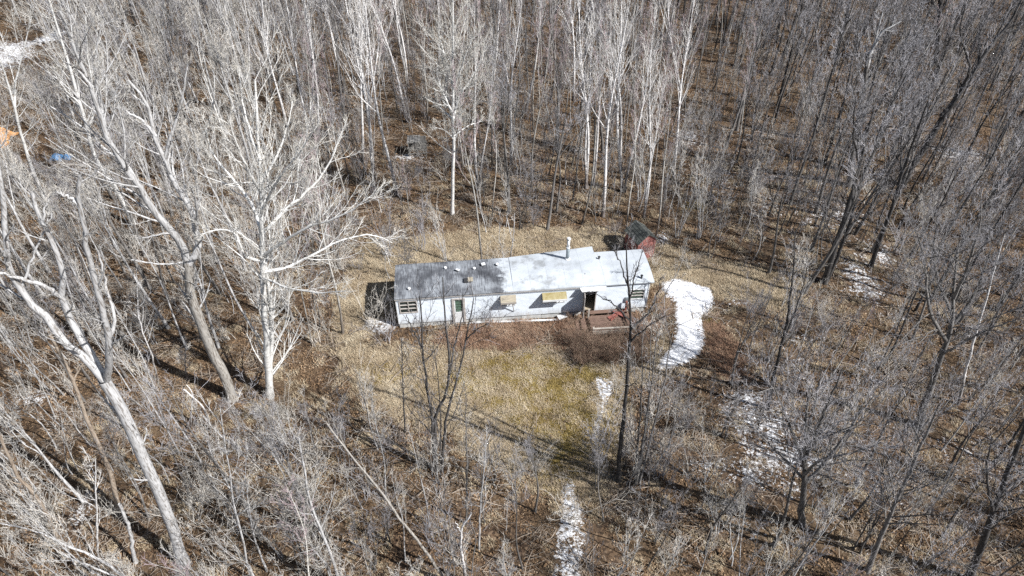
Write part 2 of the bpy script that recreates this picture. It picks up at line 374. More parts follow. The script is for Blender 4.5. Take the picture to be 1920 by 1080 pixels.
# roof coat: streaky black mildew at the left end, patched grey in the middle, clean at the right (object x runs along the trailer)
m, nt, bs = nodes('coated_metal_roof'); o = coord(nt)
sx = nt.nodes.new('ShaderNodeSeparateXYZ'); nt.links.new(o, sx.inputs[0])
n1 = noise(nt, o, .9, 6, .62); n2 = noise(nt, mapping(nt, o, (13, .8, 1)), 2.0, 5, .75); n3 = noise(nt, o, 3.2, 5, .7)
base = ramp(nt, n1, [(.3, (.33, .355, .375)), (.55, (.455, .485, .51))])
patch = ramp(nt, noise(nt, mapping(nt, o, (1, 1, 1)), 1.1, 7, .68), [(.50, (0, 0, 0)), (.60, (.65, .65, .65))])
pm = ramp(nt, mth(nt, 'DIVIDE', sx.outputs[0], 15.), [(.0, (1, 1, 1)), (.60, (1, 1, 1)), (.72, (.15, .15, .15)), (1, (.05, .05, .05))])
base = mix(nt, mix(nt, 1., patch, pm, 'MULTIPLY'), base, (.20, .205, .205))
streak = ramp(nt, mth(nt, 'ADD', mth(nt, 'MULTIPLY', n2, .50), mth(nt, 'MULTIPLY', n1, .50)), [(.37, (.03, .032, .037)), (.48, (.095, .10, .11)), (.60, (.29, .31, .33))])
edge = mth(nt, 'ADD', sx.outputs[0], mth(nt, 'MULTIPLY', mth(nt, 'SUBTRACT', n3, .5), 1.6))
base = mix(nt, ramp(nt, mth(nt, 'DIVIDE', edge, 15.), [(.412, (1, 1, 1)), (.424, (0, 0, 0))]), base, streak)
nt.links.new(base, bs.inputs['Base Color']); bs.inputs['Roughness'].default_value = .65
bump(nt, bs, n3, .25, .02); M['roof'] = m

ANG = R(5.6); TO = (-6.72, 28.93); LEN, DEP, WH = 14.95, 2.85, 2.5
tr = thing('mobile_home', 'long white mobile home with a half blackened flat roof, standing open in the clearing', 'mobile home', (TO[0], TO[1], 0), ANG)
Tm = Matrix.Translation((TO[0], TO[1], 0)) @ Matrix.Rotation(ANG, 4, 'Z'); Ti = Tm.inverted()
def on_wall(px, py, t=0.):
    """trailer coordinates (s, z) of a sight line on the plane t"""
    a = Ti @ Vector(P(px, py, z=5)); b = Ti @ Vector(P(px, py, z=0)); k = (t - a.y) / (b.y - a.y); q = a + (b - a) * k; return q.x, q.z
def on_top(px, py, z=WH + .05):
    q = Ti @ Vector(P(px, py, z=z)); return q.x, q.y
SK = .42
# openings: s0,s1,z0,z1
s_of = lambda px, py: on_wall(px, py)[0]
z_of = lambda px, py: on_wall(px, py)[1]
W1 = (s_of(750, 573), s_of(781, 573), z_of(765, 585), z_of(765, 565))
DR = (s_of(852, 580), s_of(869, 580), z_of(860, 604), z_of(860, 561))
W2 = (s_of(1183, 550), s_of(1207, 550), z_of(1195, 559), z_of(1195, 543))
OD = (s_of(1095, 560), s_of(1116, 560), .50, z_of(1105, 542) - .02)
A1 = (s_of(938, 560), s_of(967, 560)); A2 = (s_of(1016, 555), s_of(1061, 555))
WA1 = (A1[0] + .08, A1[1] - .08, 1.35, 2.02); WA2 = (A2[0] + .1, A2[1] - .1, 1.35, 2.05)
opens = [W1, DR, W2, OD, WA1, WA2]
def lap_wall(name, s0, s1, z0, z1, t, sign, holes, mat):
    V, F = [], []; rows = int(round((z1 - z0) / .105)); hgt = (z1 - z0) / rows
    for r in range(rows):
        a, b = z0 + r * hgt, z0 + (r + 1) * hgt
        cuts = sorted([(h[0], h[1]) for h in holes if h[2] < b - .02 and h[3] > a + .02]); x = s0; segs = []
        for c0, c1 in cuts: segs.append((x, c0)); x = c1
        segs.append((x, s1))
        for c0, c1 in segs:
            if c1 - c0 < .01: continue
            n = len(V); o = -sign * .022
            V += [(c0, t + o, a), (c1, t + o, a), (c1, t, b), (c0, t, b), (c0, t, a), (c1, t, a)]
            F += [(n, n + 1, n + 2, n + 3), (n + 4, n + 5, n + 1, n)]
    me = bpy.data.meshes.new(name); me.from_pydata(V, [], F); me.materials.append(mat); return link(name, me, tr)
lap_wall('front_siding', 0, LEN, SK, WH, 0, 1, opens, M['siding'])
lap_wall('rear_siding', 0, LEN, SK, WH, DEP, -1, [], M['siding'])
MB().box((-.005, .0, SK), (.05, DEP, WH)).build('end_wall', M['siding'], tr); MB().box((LEN - .05, 0, SK), (LEN + .005, DEP, WH)).build('end_wall', M['siding'], tr)
# inner lining, floor and partition so that the open doorway looks into a room
MB().box((.06, .06, SK - .02), (LEN - .06, DEP - .06, SK + .06)).build('floor', M['floorw'], tr)
MB().box((.06, DEP - .12, SK + .07), (LEN - .06, DEP - .07, WH - .02)).box((OD[0] - 1.2, .1, SK + .07), (OD[0] - 1.15, DEP - .13, WH - .02)).box((OD[1] + .9, .1, SK + .07), (OD[1] + .95, DEP - .13, WH - .02)).build('inner_wall', M['inside'], tr)
# skirting panels, each one
x = .0; k = 0
while x < LEN - .1:
    x1 = min(x + 1.22, LEN); dn = .0 if k not in (7, 8) else .12
    if not (OD[0] - .4 < x < OD[1]):
        MB().box((x + .01, .035 + .01 * (k % 3), -.25), (x1 - .01, .06 + .01 * (k % 3), SK - .02 - dn)).build('skirting_panel', M['skirt'], tr)
    x = x1; k += 1
MB().box((-.0, DEP - .06, -.25), (LEN, DEP - .02, SK)).box((0, .1, -.25), (.04, DEP - .08, SK - .01)).box((LEN - .04, .1, -.25), (LEN, DEP - .08, SK - .01)).build('rear_skirting', M['skirt'], tr)
for a in (0, LEN): MB().box((a - .03, -.035, SK), (a + .03, -.024, WH)).build('corner_trim', M['trimw'], tr)

# roof panels over an arched section; the middle run is a raised overlay that climbs to the right
def arch(t): return .13 * (1 - ((t - DEP / 2) / (DEP / 2 + .15)) ** 2)
def roof_panel(s0, s1, lift0, lift1, t0=-.12, t1=DEP + .06, push0=0., push1=0., fl0=0., fl1=0., drop=.07):
    V, F = [], []; nt_ = 8
    for (s_, li, pu, fo) in ((s0, lift0, push0, fl0), (s1, lift1, push1, fl1)):
        for j in range(nt_ + 1):
            t = t0 - fo + (t1 + pu - t0 + fo) * j / nt_
            z = WH + .03 + arch(min(max(t, t0), t1)) + li * (.15 + .85 * sm(0, 1.1, t - t0 + 0.)) if li else WH + .03 + arch(min(max(t, t0), t1))
            V.append((s_, t, float(z)))
    n = nt_ + 1
    for j in range(nt_): F.append((j, n + j, n + j + 1, j + 1))
    # folded front edge, rear edge and the two side lips
    b = len(V)
    V += [(s0, V[0][1], V[0][2] - drop), (s1, V[n][1], V[n][2] - drop), (s0, V[n - 1][1], V[n - 1][2] - drop), (s1, V[2 * n - 1][1], V[2 * n - 1][2] - drop)]
    F += [(b, b + 1, n, 0), (n - 1, 2 * n - 1, b + 3, b + 2)]
    b = len(V)
    for i in range(2 * n): V.append((V[i][0], V[i][1], V[i][2] - .025))
    for j in range(nt_):
        F.append((b + j, b + j + 1, b + n + j + 1, b + n + j)); F.append((j, j + 1, b + j + 1, b + j)); F.append((n + j, b + n + j, b + n + j + 1, n + j + 1))
    me = bpy.data.meshes.new('roof_panel'); me.from_pydata(V, [], F); me.materials.append(M['roof']); return link('roof_panel', me, tr)
s = -.06; PW = .76
sR = on_top(1228, 533)[0] + .04
nP = 21; PW = (sR + .06) / nP
mid0, mid1 = on_top(955, 492)[0], on_top(1112, 478)[0]
for i in range(nP):
    a = s + i * PW; b = a + PW - .006; j = .003 * ((i * 7) % 3)
    roof_panel(a, b, j + .001, j + .001)
nm = 5
for i in range(nm):
    a = mid0 + (mid1 - mid0) * i / nm; b = mid0 + (mid1 - mid0) * (i + 1) / nm - .005
    la, lb = .03 + .27 * (i / nm), .03 + .27 * ((i + 1) / nm)
    roof_panel(a, b, la, lb, t0=-.10, push0=.22 * i / nm, push1=.22 * (i + 1) / nm)
MB().box((sR - .35, -.05, WH - .12), (sR - .02, DEP, WH - .02)).build('eave_box', M['trimw'], tr)
# flashing strip along the front eave and the batten under it
MB().box((-.06, -.135, WH - .075), (mid1, -.122, WH - .045)).build('drip_edge', M['trimg'], tr)
# furnace flue
fx, fy = on_top(1064, 484, WH + .40)
ftop = float(P(1064, 446, Y=(Tm @ Vector((fx, fy, 0))).y)[2]) - WH - 1.46 + .0
zb = WH + .25; zt = WH + 1.46 + ftop; zm_ = zb + (zt - zb) * .58
fl = MB().tube((fx, fy, zb), (fx, fy, zm_), .105, n=16).build('chimney', M['galv'], tr, smooth=True)
MB().tube((fx, fy, zm_ - .02), (fx, fy, zt - .14), .085, n=16).tube((fx, fy, zm_ - .04), (fx, fy, zm_ + .03), .12, n=16).build('flue_pipe', M['trimw'], fl, smooth=True)
MB().tube((fx, fy, zt - .15), (fx, fy, zt - .09), .08, .14, n=16).tube((fx, fy, zt - .09), (fx, fy, zt), .14, .09, n=16).build('chimney_cap', M['white'], fl, smooth=True)
MB().tube((fx, fy, zb + .06), (fx, fy, zb + .18), .22, .115, n=16).build('flashing', M['white'], fl, smooth=True)
def vent(px, py, r=.055, h=.14, mat='black', cap=True):
    x_, y_ = on_top(px, py, WH + .15); b = MB().tube((x_, y_, WH + .05), (x_, y_, WH + .16 + h), r, n=10)
    v = b.build('roof_vent', M[mat], tr, smooth=True)
    if cap: MB().tube((x_, y_, WH + .16 + h), (x_, y_, WH + .2 + h), r * 1.6, r, n=10).build('vent_cap', M[mat], v, smooth=True)
for a in ((1083, 503), (1096, 517), (1123, 485), (1203, 520), (1082, 507)): vent(*a)
for a in ((835, 503), (767, 542), (889, 504)): vent(*a, r=.07, h=.05, mat='white')
# roof ventilation hatch (dark box, rusty lid) and lumps of flaking white coating boards
hx, hy = on_top(876, 527, WH + .15)
hv = MB().box((hx - .20, hy - .16, WH + .08), (hx + .20, hy + .16, WH + .25)).build('roof_hatch', M['black'], tr)
MB().box((hx + .04, hy - .18, WH + .26), (hx + .34, hy + .18, WH + .29)).build('hatch_lid', M['plyt'], hv)
for px, py, rr in ((857, 508, .12), (905, 497, .12), (931, 497, .09)):
    x_, y_ = on_top(px, py, WH + .15); b = MB()
    mt = Matrix.Translation((x_, y_, WH + .13)) @ Matrix.Rotation(px, 4, 'Z') @ Matrix.Rotation(.25, 4, 'X')
    b.box((-rr * .8, -rr * .6, 0), (rr * .8, rr * .6, .10), mt)
    hv = b.build('roof_vent', M['black'], tr)
    mt = Matrix.Translation((x_ + .03, y_ - .02, WH + .24)) @ Matrix.Rotation(px, 4, 'Z') @ Matrix.Rotation(.3, 4, 'X')
    MB().box((-rr, -rr * .8, 0), (rr, rr * .8, .05), mt).build('vent_cover', M['white'], hv, bev=.02)

def window(o, bars, mat_frame, mat_glass, hdark=.06, vbars=0):
    s0, s1, z0, z1 = o; fw = .055
    f = MB().box((s0 - fw, -.05, z0 - fw), (s1 + fw, -.0, z0)).box((s0 - fw, -.05, z1), (s1 + fw, 0, z1 + fw)).box((s0 - fw, -.05, z0), (s0, 0, z1)).box((s1, -.05, z0), (s1 + fw, 0, z1))
    w_ = f.build('window', mat_frame, tr)
    rows = bars + 1; h = (z1 - z0) / rows
    for i in range(rows):
        MB().box((s0 + .002, .03, z0 + i * h + .012), (s1 - .002, .04, z0 + (i + 1) * h - .012)).build('pane', mat_glass, w_)
    for i in range(1, rows):
        MB().box((s0 + .002, -.035, z0 + i * h - .022), (s1 - .002, .02, z0 + i * h + .022)).build('glazing_bar', M['trimg'], w_)
    for i in range(vbars):
        xx = s0 + (s1 - s0) * (i + 1) / (vbars + 1)
        MB().box((xx - .018, -.04, z0 + .002), (xx + .018, .022, z1 - .002)).build('mullion', M['trimg'], w_)
    return w_
window(W1, 2, M['trimg'], M['glass'], vbars=1)
window(W2, 2, M['trimw'], M['gglass'])
window(WA1, 1, M['trimw'], M['glass']); window(WA2, 1, M['trimw'], M['glass'], vbars=1)
# closed rear door with a green louvred light in its upper half
fd = MB().box((DR[0] - .12, -.06, DR[2]), (DR[0], 0, DR[3] + .1)).box((DR[1], -.06, DR[2]), (DR[1] + .12, 0, DR[3] + .1)).box((DR[0], -.06, DR[3]), (DR[1], 0, DR[3] + .1)).build('door_frame', M['trimg'], tr)
zm = DR[2] + (DR[3] - DR[2]) * .45
dd = MB().box((DR[0] + .003, -.015, DR[2]), (DR[1] - .003, .03, zm)).box((DR[0] + .003, -.015, zm), (DR[0] + .07, .03, DR[3])).box((DR[1] - .07, -.015, zm), (DR[1] - .003, .03, DR[3])).build('closed_door', M['trimw'], tr)
for i in range(5):
    h = (DR[3] - zm) / 5; mt = Matrix.Translation((0, .005, zm + i * h + .02)) @ Matrix.Rotation(-.3, 4, 'X')
    MB().box((DR[0] + .075, 0, 0), (DR[1] - .075, .01, h * .95), mt).build('louvre', M['gglass'], dd)
# window hoods of plywood, hinged at the top and propped
def hood(s0, s1, zt, out, dropz, mat, prop):
    th = .03; b = MB()
    V = [(s0, -.025, zt), (s1, -.025, zt), (s1, -out, zt - dropz), (s0, -out, zt - dropz)]
    V2 = [(v[0], v[1], v[2] - th) for v in V]
    b.quadset(V + V2, [(3, 2, 1, 0), (4, 5, 6, 7), (0, 1, 5, 4), (1, 2, 6, 5), (2, 3, 7, 6), (3, 0, 4, 7)])
    h = b.build('window_hood', mat, tr)
    MB().box((s0 - .0, -out - .025, zt - dropz - .13), (s1, -out - .002, zt - dropz + .006)).build('hood_lip', M['trimw'] if mat is M['plyy'] else M['greyw'], h)
    for a in (s0, s1 - .03):
        MB().quadset([(a, -.026, zt - .04), (a, -out, zt - dropz - .04), (a, -.026, zt - dropz - .34), (a + .03, -.026, zt - .04), (a + .03, -out, zt - dropz - .04), (a + .03, -.026, zt - dropz - .34)],
            [(0, 1, 2), (5, 4, 3), (0, 3, 4, 1), (1, 4, 5, 2), (2, 5, 3, 0)]) if False else None
        MB().beam((a + .015, -.03, zt - dropz - .32), (a + .015, -out + .03, zt - dropz - .06), .03, .03).build('hood_bracket', M['greyw'], h)
    if prop: MB().beam((s1 - .25, -out + .05, zt - dropz - .05), (s1 - .1, -.04, zt - 1.35), .035, .035).build('prop_stick', M['greyw'], h)
zt1 = z_of(952, 553) ; zt2 = z_of(1038, 547.5)
hood(A1[0], A1[1], min(zt1, 2.38), .42, .22, M['plyt'], True)
hood(A2[0], A2[1], min(zt2, 2.40), .46, .20, M['plyy'], False)
# open doorway with its door folded outwards
MB().box((OD[0] - .06, -.045, OD[2]), (OD[0], .05, OD[3] + .05)).box((OD[1], -.045, OD[2]), (OD[1] + .05, .05, OD[3] + .05)).box((OD[0], -.045, OD[3]), (OD[1], .05, OD[3] + .05)).build('doorway_frame', M['trimg'], tr)
mt = Matrix.Translation((OD[0] - .03, -.05, OD[2])) @ Matrix.Rotation(R(-97), 4, 'Z')
dl = MB().box((0, -.02, 0), (.72, .02, .85), mt).box((0, -.02, .85), (.10, .02, 1.75), mt).box((.62, -.02, .85), (.72, .02, 1.75), mt).box((.10, -.02, 1.68), (.62, .02, 1.75), mt).build('open_door', M['trimg'], tr)
MB().box((.105, -.004, .855), (.615, .004, 1.675), mt).build('door_glass', M['glass'], dl)
MB().box((.64, -.07, .75), (.68, .07, .79), mt).build('handle', M['galv'], dl)
# porch hood over the doorway
MB().quadset([(OD[0] - .35, -.14, WH - .02), (OD[1] + .55, -.14, WH - .02), (OD[1] + .45, -.42, WH - .10), (OD[0] - .25, -.42, WH - .10),
    (OD[0] - .35, -.14, WH - .06), (OD[1] + .55, -.14, WH - .06), (OD[1] + .45, -.42, WH - .13), (OD[0] - .25, -.42, WH - .13)],
    [(3, 2, 1, 0), (4, 5, 6, 7), (0, 1, 5, 4), (1, 2, 6, 5), (2, 3, 7, 6), (3, 0, 4, 7)]).build('porch_hood', M['trimw'], tr)
# wall box beside the window at the right
MB().box((s_of(1172, 560), -.10, 1.0), (s_of(1180, 560), -.03, 1.35)).build('meter_box', M['galv'], tr)

def lying(name, label, cat, a, b, w_, h_, mat, bev=.0):
    o = thing(name, label, cat, tuple(a)); MB().beam((0, 0, 0), tuple(Vector(b) - Vector(a)), w_, h_).build('board', mat, o); return o
a_ = P(868, 607); b_ = P(1058, 601)
lying('fallen_trim_board', 'long white trim board lying in the weeds along the foot of the mobile home', 'board', (a_[0], a_[1], .06), (b_[0], b_[1], .10), .14, .03, M['white'])
a_ = P(1046, 600); b_ = P(1062, 596)
lying('broken_panel', 'short pale piece of broken panel left of the deck steps', 'board', (a_[0], a_[1] , .2), (b_[0], b_[1], .25), .35, .03, M['trimw'])

# ------------------------------------------------------------------ deck
dk = thing('wooden_deck', 'small rotting wooden deck with red rails before the open doorway', 'deck', tuple(Tm @ Vector((11.3, -.1, 0))), ANG)
DW, DD, DZ = 2.45, 1.95, .50
nb = 13
for i in range(nb):
    if i == 10: continue
    y0 = -DD + i * DD / nb
    MB().box((0.0 + .03 * math.sin(i * 3.), y0 + .008, DZ - .03 + .006 * (i % 3)), (DW + .04 * math.sin(i * 5.), y0 + DD / nb - .008, DZ + .006 * (i % 3))).build('deck_board', M['deckw'], dk)
for x_ in (.02, DW / 2, DW - .06): MB().box((x_, -DD, DZ - .18), (x_ + .04, 0, DZ - .035)).build('joist', M['deckw'], dk)
for (x_, y_, h_, mm) in ((.0, -DD - .03, 1.10, 'greyw'), (DW * .5, -DD - .05, .95, 'redw'), (DW, -DD - .03, 1.0, 'greyw'), (DW - .1, -.12, 1.2, 'redw'), (.0, -.5, 1.1, 'greyw')):
    MB().box((x_ - .05, y_ - .05, -.2), (x_ + .05, y_ + .04, h_)).build('post', M[mm], dk)
MB().beam((-.05, -DD - .1, 1.05), (DW + .05, -DD - .1, .98), .10, .04).build('handrail', M['greyw'], dk)
MB().beam((-.05, -DD - .1, .80), (DW + .05, -DD - .1, .76), .03, .11).build('rail', M['greyw'], dk)
MB().beam((-.05, -DD - .1, .62), (DW + .05, -DD - .1, .60), .03, .12).build('rail', M['greyw'], dk)
MB().beam((DW + .02, -DD, 1.0), (DW - .08, -.1, 1.1), .09, .04).build('handrail', M['deckw'], dk)
MB().beam((DW + .02, -DD, .85), (DW - .08, -.1, .85), .03, .12).build('rail', M['deckw'], dk)
MB().beam((DW - .25, -.25, .58), (DW - 1.2, -1.0, .54), .04, .12).build('fallen_rail', M['redw'], dk)
MB().beam((DW - .4, -.35, .56), (DW - 1.3, -.8, .56), .2, .03).build('loose_board', M['redw'], dk)
MB().beam((DW - .9, -.25, .60), (DW - .2, -1.0, .66), .16, .03).build('loose_board', M['redw'], dk)
for k in range(3): MB().box((-.5 - .3 * k, -1.4, .36 - .14 * k), (-.22 - .3 * k, -.5, .40 - .14 * k)).build('step', M['deckw'], dk)

# ------------------------------------------------------------------ red outhouse
M['shedred'] = simple('red_painted_boards', (.28, .11, .095), .8, .25, 4, stretch=(6, 6, 1))
M['shingle'] = simple('mossy_shingles', (.035, .037, .034), .9, .5, 4, c2=(.115, .125, .11))
q = P(1209, 489)
sh = thing('garden_shed', 'tiny red gabled shed with mossy green roof behind the mobile home', 'shed', (q[0] - .35, q[1] + .75, 0), R(24))
hw, hd, he, hr = .68, .78, 1.68, 2.2
nb = 8
for i in range(nb):                                   # front gable of vertical boards
    x0 = -hw + i * 2 * hw / nb; x1 = x0 + 2 * hw / nb - .008
    def zr(x_): return he + (hr - he) * (1 - abs(x_) / hw) - .03
    b = MB(); a0, a1 = zr(x0), zr(x1)
    b.quadset([(x0, -hd, -.2), (x1, -hd, -.2), (x1, -hd, a1), (x0, -hd, a0), (x0, -hd + .03, -.2), (x1, -hd + .03, -.2), (x1, -hd + .03, a1), (x0, -hd + .03, a0)], [(0, 1, 2, 3), (7, 6, 5, 4), (0, 3, 7, 4), (1, 5, 6, 2), (3, 2, 6, 7)])
    b.build('front_board', M['shedred'], sh)
    b = MB(); y0 = -hd + .035 + i * (2 * hd - .07) / nb; y1 = y0 + (2 * hd - .07) / nb - .008
    b.box((-hw - .0, y0, -.2), (-hw + .03, y1, he - .03)).build('side_board', M['shedred'], sh)
MB().box((hw - .03, -hd + .035, -.2), (hw, hd - .035, he - .03)).quadset([(-hw, hd, -.2), (hw, hd, -.2), (hw, hd, he - .03), (0, hd, hr - .03), (-hw, hd, he - .03)], [(4, 3, 2, 1, 0)]).build('wall', M['shedred'], sh)
d_ = MB().box((-.34, -hd - .03, .02), (.34, -hd - .004, 1.38)).build('door', M['shedred'], sh)
MB().box((-.38, -hd - .045, 1.39), (.40, -hd - .004, 1.45)).box((.35, -hd - .045, .0), (.41, -hd - .004, 1.385)).box((-.41, -hd - .045, .0), (-.35, -hd - .004, 1.385)).build('door_trim', simple('pinkish_faded_trim', (.45, .20, .17), .8, .2), sh)
MB().box((-.30, -hd - .06, .8), (-.26, -hd - .032, .9)).build('handle', M['galv'], d_)
for sgn in (-1, 1):
    for r in range(5):
        for c_ in range(6):
            f0, f1 = r / 5, (r + 1) / 5 + .04
            xa, xb = sgn * (hw + .10) * (1 - f0), sgn * (hw + .10) * max(1 - f1, 0)
            za, zb = he - .10 + (hr - he + .12) * f0 + .02, he - .10 + (hr - he + .12) * min(f1, 1)
            y0 = -hd - .10 + c_ * (2 * hd + .2) / 6; y1 = y0 + (2 * hd + .2) / 6 - .01
            b = MB(); vs = [(xa, y0, za + .02), (xa, y1, za + .02), (xb, y1, zb + .02), (xb, y0, zb + .02)]
            b.quadset(vs + [(v[0], v[1], v[2] - .03) for v in vs], [(0, 1, 2, 3), (4, 7, 6, 5), (0, 4, 5, 1), (2, 6, 7, 3), (0, 3, 7, 4), (1, 5, 6, 2)])
            b.build('shingle', M['shingle'], sh)

# ------------------------------------------------------------------ scraps in the woods
M['orange'] = simple('orange_tarp', (.50, .25, .09), .8, .25, 2)
M['blue'] = simple('blue_tarp', (.07, .17, .32), .7, .25, 3)
def tarp(name, label, cat, px, py, wx, wy, hgt, mat, seed):
    r_ = np.random.default_rng(seed); c = P(px, py); n = 14
    u, v = np.meshgrid(np.linspace(-1, 1, n), np.linspace(-1, 1, n)); rr = np.clip(np.hypot(u, v), 0, 1.3)
    z = hgt * np.maximum(0, 1 - rr ** 2 * .75) + .10 * np.sin(u * 5 + seed) * np.cos(v * 6) * hgt + r_.normal(0, .02, u.shape)
    x_ = u * wx * (1 + .12 * np.sin(v * 4 + seed)) ; y_ = v * wy * (1 + .12 * np.sin(u * 5 + seed))
    z = np.maximum(z, .05); k = (np.arange(n - 1)[:, None] * n + np.arange(n - 1)[None]).ravel()
    me = raw_mesh(name, np.stack([x_.ravel(), y_.ravel(), z.ravel()], 1), np.stack([k, k + 1, k + n + 1, k + n], 1), mats=[mat])
    o = link(name, me, loc=(c[0], c[1], float(ground_z(c[0], c[1]))), label=label, category=cat)
    sd = o.modifiers.new('t', 'SOLIDIFY'); sd.thickness = .03
tarp('orange_tarp', 'bright orange tarpaulin over a heap at the edge of the left woods', 'tarp', 2, 262, .9, 1.2, 1.1, M['orange'], 3)
tarp('blue_tarp', 'larger of two crumpled blue tarps on the floor of the left woods', 'tarp', 108, 300, .5, .45, .45, M['blue'], 5)
tarp('blue_tarp', 'smaller blue tarp just right of the larger blue one in the left woods', 'tarp', 128, 298, .34, .35, .4, M['blue'], 8)
M['oldw'] = simple('old_grey_timber', (.16, .155, .145), .9, .4, 3)
q = P(784, 288)
hb = thing('hunting_blind', 'grey timber frame of a collapsed hunting blind among birches behind the clearing', 'hunting blind', (q[0], q[1], float(ground_z(q[0], q[1]))), .1); hb.scale = (.75, .75, .75)
for x_, y_ in ((-.9, -.6), (.9, -.6), (-.9, .7), (.9, .7)): MB().box((x_ - .05, y_ - .05, -.1), (x_ + .05, y_ + .05, 1.9)).build('post', M['oldw'], hb)
for z_ in (.6, 1.3, 1.95): MB().beam((-1.05, -.68, z_), (1.05, -.68, z_ + .05), .04, .12).build('rail', M['oldw'], hb)
for i in range(5): MB().box((-1.0 + i * .28, -.62, 1.97), (-.76 + i * .28, .78, 2.0)).build('roof_board', M['oldw'], hb)
MB().box((-.92, .68, 0), (.92, .72, 1.9)).box((-.92, -.6, 0), (-.88, .68, 1.9)).build('wall', M['oldw'], hb)

# ------------------------------------------------------------------ branching engine
def norm(v): return v / np.maximum(np.linalg.norm(v, axis=-1, keepdims=True), 1e-9)
def spawn(Pp, Rp, n, t0, t1, ratio, ang, rr, Sg, wig, up, rmin=.006, prof=.55, Lmin=.15, Lmax=9., skew=1., tip=.30):
    """children on every parent polyline; Pp (N,M,3), Rp (N,M)"""
    N, Mm, _ = Pp.shape; plen = np.linalg.norm(np.diff(Pp, axis=1), axis=2).sum(1)
    nn = np.full(N, n) if np.isscalar(n) else n
    idx = np.repeat(np.arange(N), nn)
    off = np.concatenate([np.arange(k) for k in nn]) if len(nn) else np.zeros(0)
    t = t0 + (t1 - t0) * ((off + rng.uniform(0, 1, len(idx))) / nn[idx]) ** skew
    f = np.minimum(t * (Mm - 1), Mm - 1 - 1e-4); i = f.astype(int); fr = (f - i)[:, None]
    b = Pp[idx, i] * (1 - fr) + Pp[idx, i + 1] * fr; tan = norm(Pp[idx, i + 1] - Pp[idx, i])
    r = Rp[idx, i] * (1 - fr[:, 0]) + Rp[idx, i + 1] * fr[:, 0]
    q = norm(np.cross(tan, norm(rng.normal(size=(len(idx), 3))))); a = ang * rng.uniform(.7, 1.25, len(idx))[:, None]
    d = tan * np.cos(a) + q * np.sin(a)
    L = np.clip(plen[idx] * ratio * (1 - prof * (t - t0) / max(t1 - t0, .01)) * rng.uniform(.55, 1.2, len(idx)), Lmin, Lmax)
    pts = [b]; 
    for s_ in range(Sg):
        d = norm(d + wig * rng.normal(size=d.shape) + np.array([0, 0, up])); pts.append(pts[-1] + d * (L / Sg)[:, None])
    r0 = np.maximum(r * rr, rmin)
    R_ = r0[:, None] * (1 - (1 - tip) * np.linspace(0, 1, Sg + 1)[None]); R_ = np.maximum(R_, rmin * .6)
    return np.stack(pts, 1), R_
def tubes(Pp, Rp, k):
    N, Mm, _ = Pp.shape
    tan = np.empty_like(Pp); tan[:, 1:-1] = Pp[:, 2:] - Pp[:, :-2]; tan[:, 0] = Pp[:, 1] - Pp[:, 0]; tan[:, -1] = Pp[:, -1] - Pp[:, -2]; tan = norm(tan)
    d0 = tan[:, 0]; ref = np.where(np.abs(d0[:, 2:3]) > .6, np.array([[1., .2, 0]]), np.array([[.1, .2, 1.]]))
    u = norm(np.cross(tan, ref[:, None, :])); v = np.cross(tan, u)
    th = np.arange(k) * 2 * math.pi / k
    V = Pp[:, :, None, :] + Rp[:, :, None, None] * (np.cos(th)[None, None, :, None] * u[:, :, None, :] + np.sin(th)[None, None, :, None] * v[:, :, None, :])
    b = (np.arange(N)[:, None, None] * Mm + np.arange(Mm - 1)[None, :, None]) * k; j = np.arange(k)[None, None]; j2 = (j + 1) % k
    F = np.stack([b + j, b + j2, b + k + j2, b + k + j], -1).reshape(-1, 4)
    return V.reshape(-1, 3), F
def mesh_from(name, sets, mats):
    """sets: (P, R, sides, material index)"""
    Vs, Fs, Ms = [], [], []; n = 0
    for Pp, Rp, k, mi in sets:
        if len(Pp) == 0: continue
        V, F = tubes(Pp, Rp, k); Vs.append(V); Fs.append(F + n); Ms.append(np.full(len(F), mi)); n += len(V)
    return raw_mesh(name, np.concatenate(Vs), np.concatenate(Fs), mats=mats, midx=np.concatenate(Ms))
def smooth_line(pts, m, jit=0.):
    """resample a polyline with Catmull-Rom to m points"""
    p = np.asarray(pts, float); d = np.concatenate(([0], np.cumsum(np.linalg.norm(np.diff(p, axis=0), axis=1)))); d /= d[-1]
    e = np.vstack([2 * p[0] - p[1], p, 2 * p[-1] - p[-2]]); out = []
    for t in np.linspace(0, 1, m):
        i = min(np.searchsorted(d, t, 'right') - 1, len(p) - 2); f = (t - d[i]) / max(d[i + 1] - d[i], 1e-9)
        a, b, c, g = e[i], e[i + 1], e[i + 2], e[i + 3]
        out.append(.5 * (2 * b + (c - a) * f + (2 * a - 5 * b + 4 * c - g) * f * f + (3 * b - a - 3 * c + g) * f ** 3))
    o = np.array(out); o[1:] += rng.normal(0, jit, (m - 1, 3)); return o

def stem(h, r, m=12, sway=.25, lean=(0, 0), start=(0, 0, 0), tip=.12):
    z = np.linspace(0, 1, m); a, b, c, d = rng.uniform(0, 6.28, 4)
    x = sway * (np.sin(z * 3.3 + a) - math.sin(a)) * .5 + sway * .35 * (np.sin(z * 8 + b) - math.sin(b)) * .5 + lean[0] * z ** 1.3 * h
    y = sway * (np.sin(z * 3.0 + c) - math.sin(c)) * .5 + sway * .35 * (np.sin(z * 9 + d) - math.sin(d)) * .5 + lean[1] * z ** 1.3 * h
    p = np.stack([x, y, z * h], 1) + np.array(start); p[0, 2] -= .15
    rad = r * ((1 - z) * (1 - tip) + tip); rad[0] *= 1.35
    return p[None], rad[None]

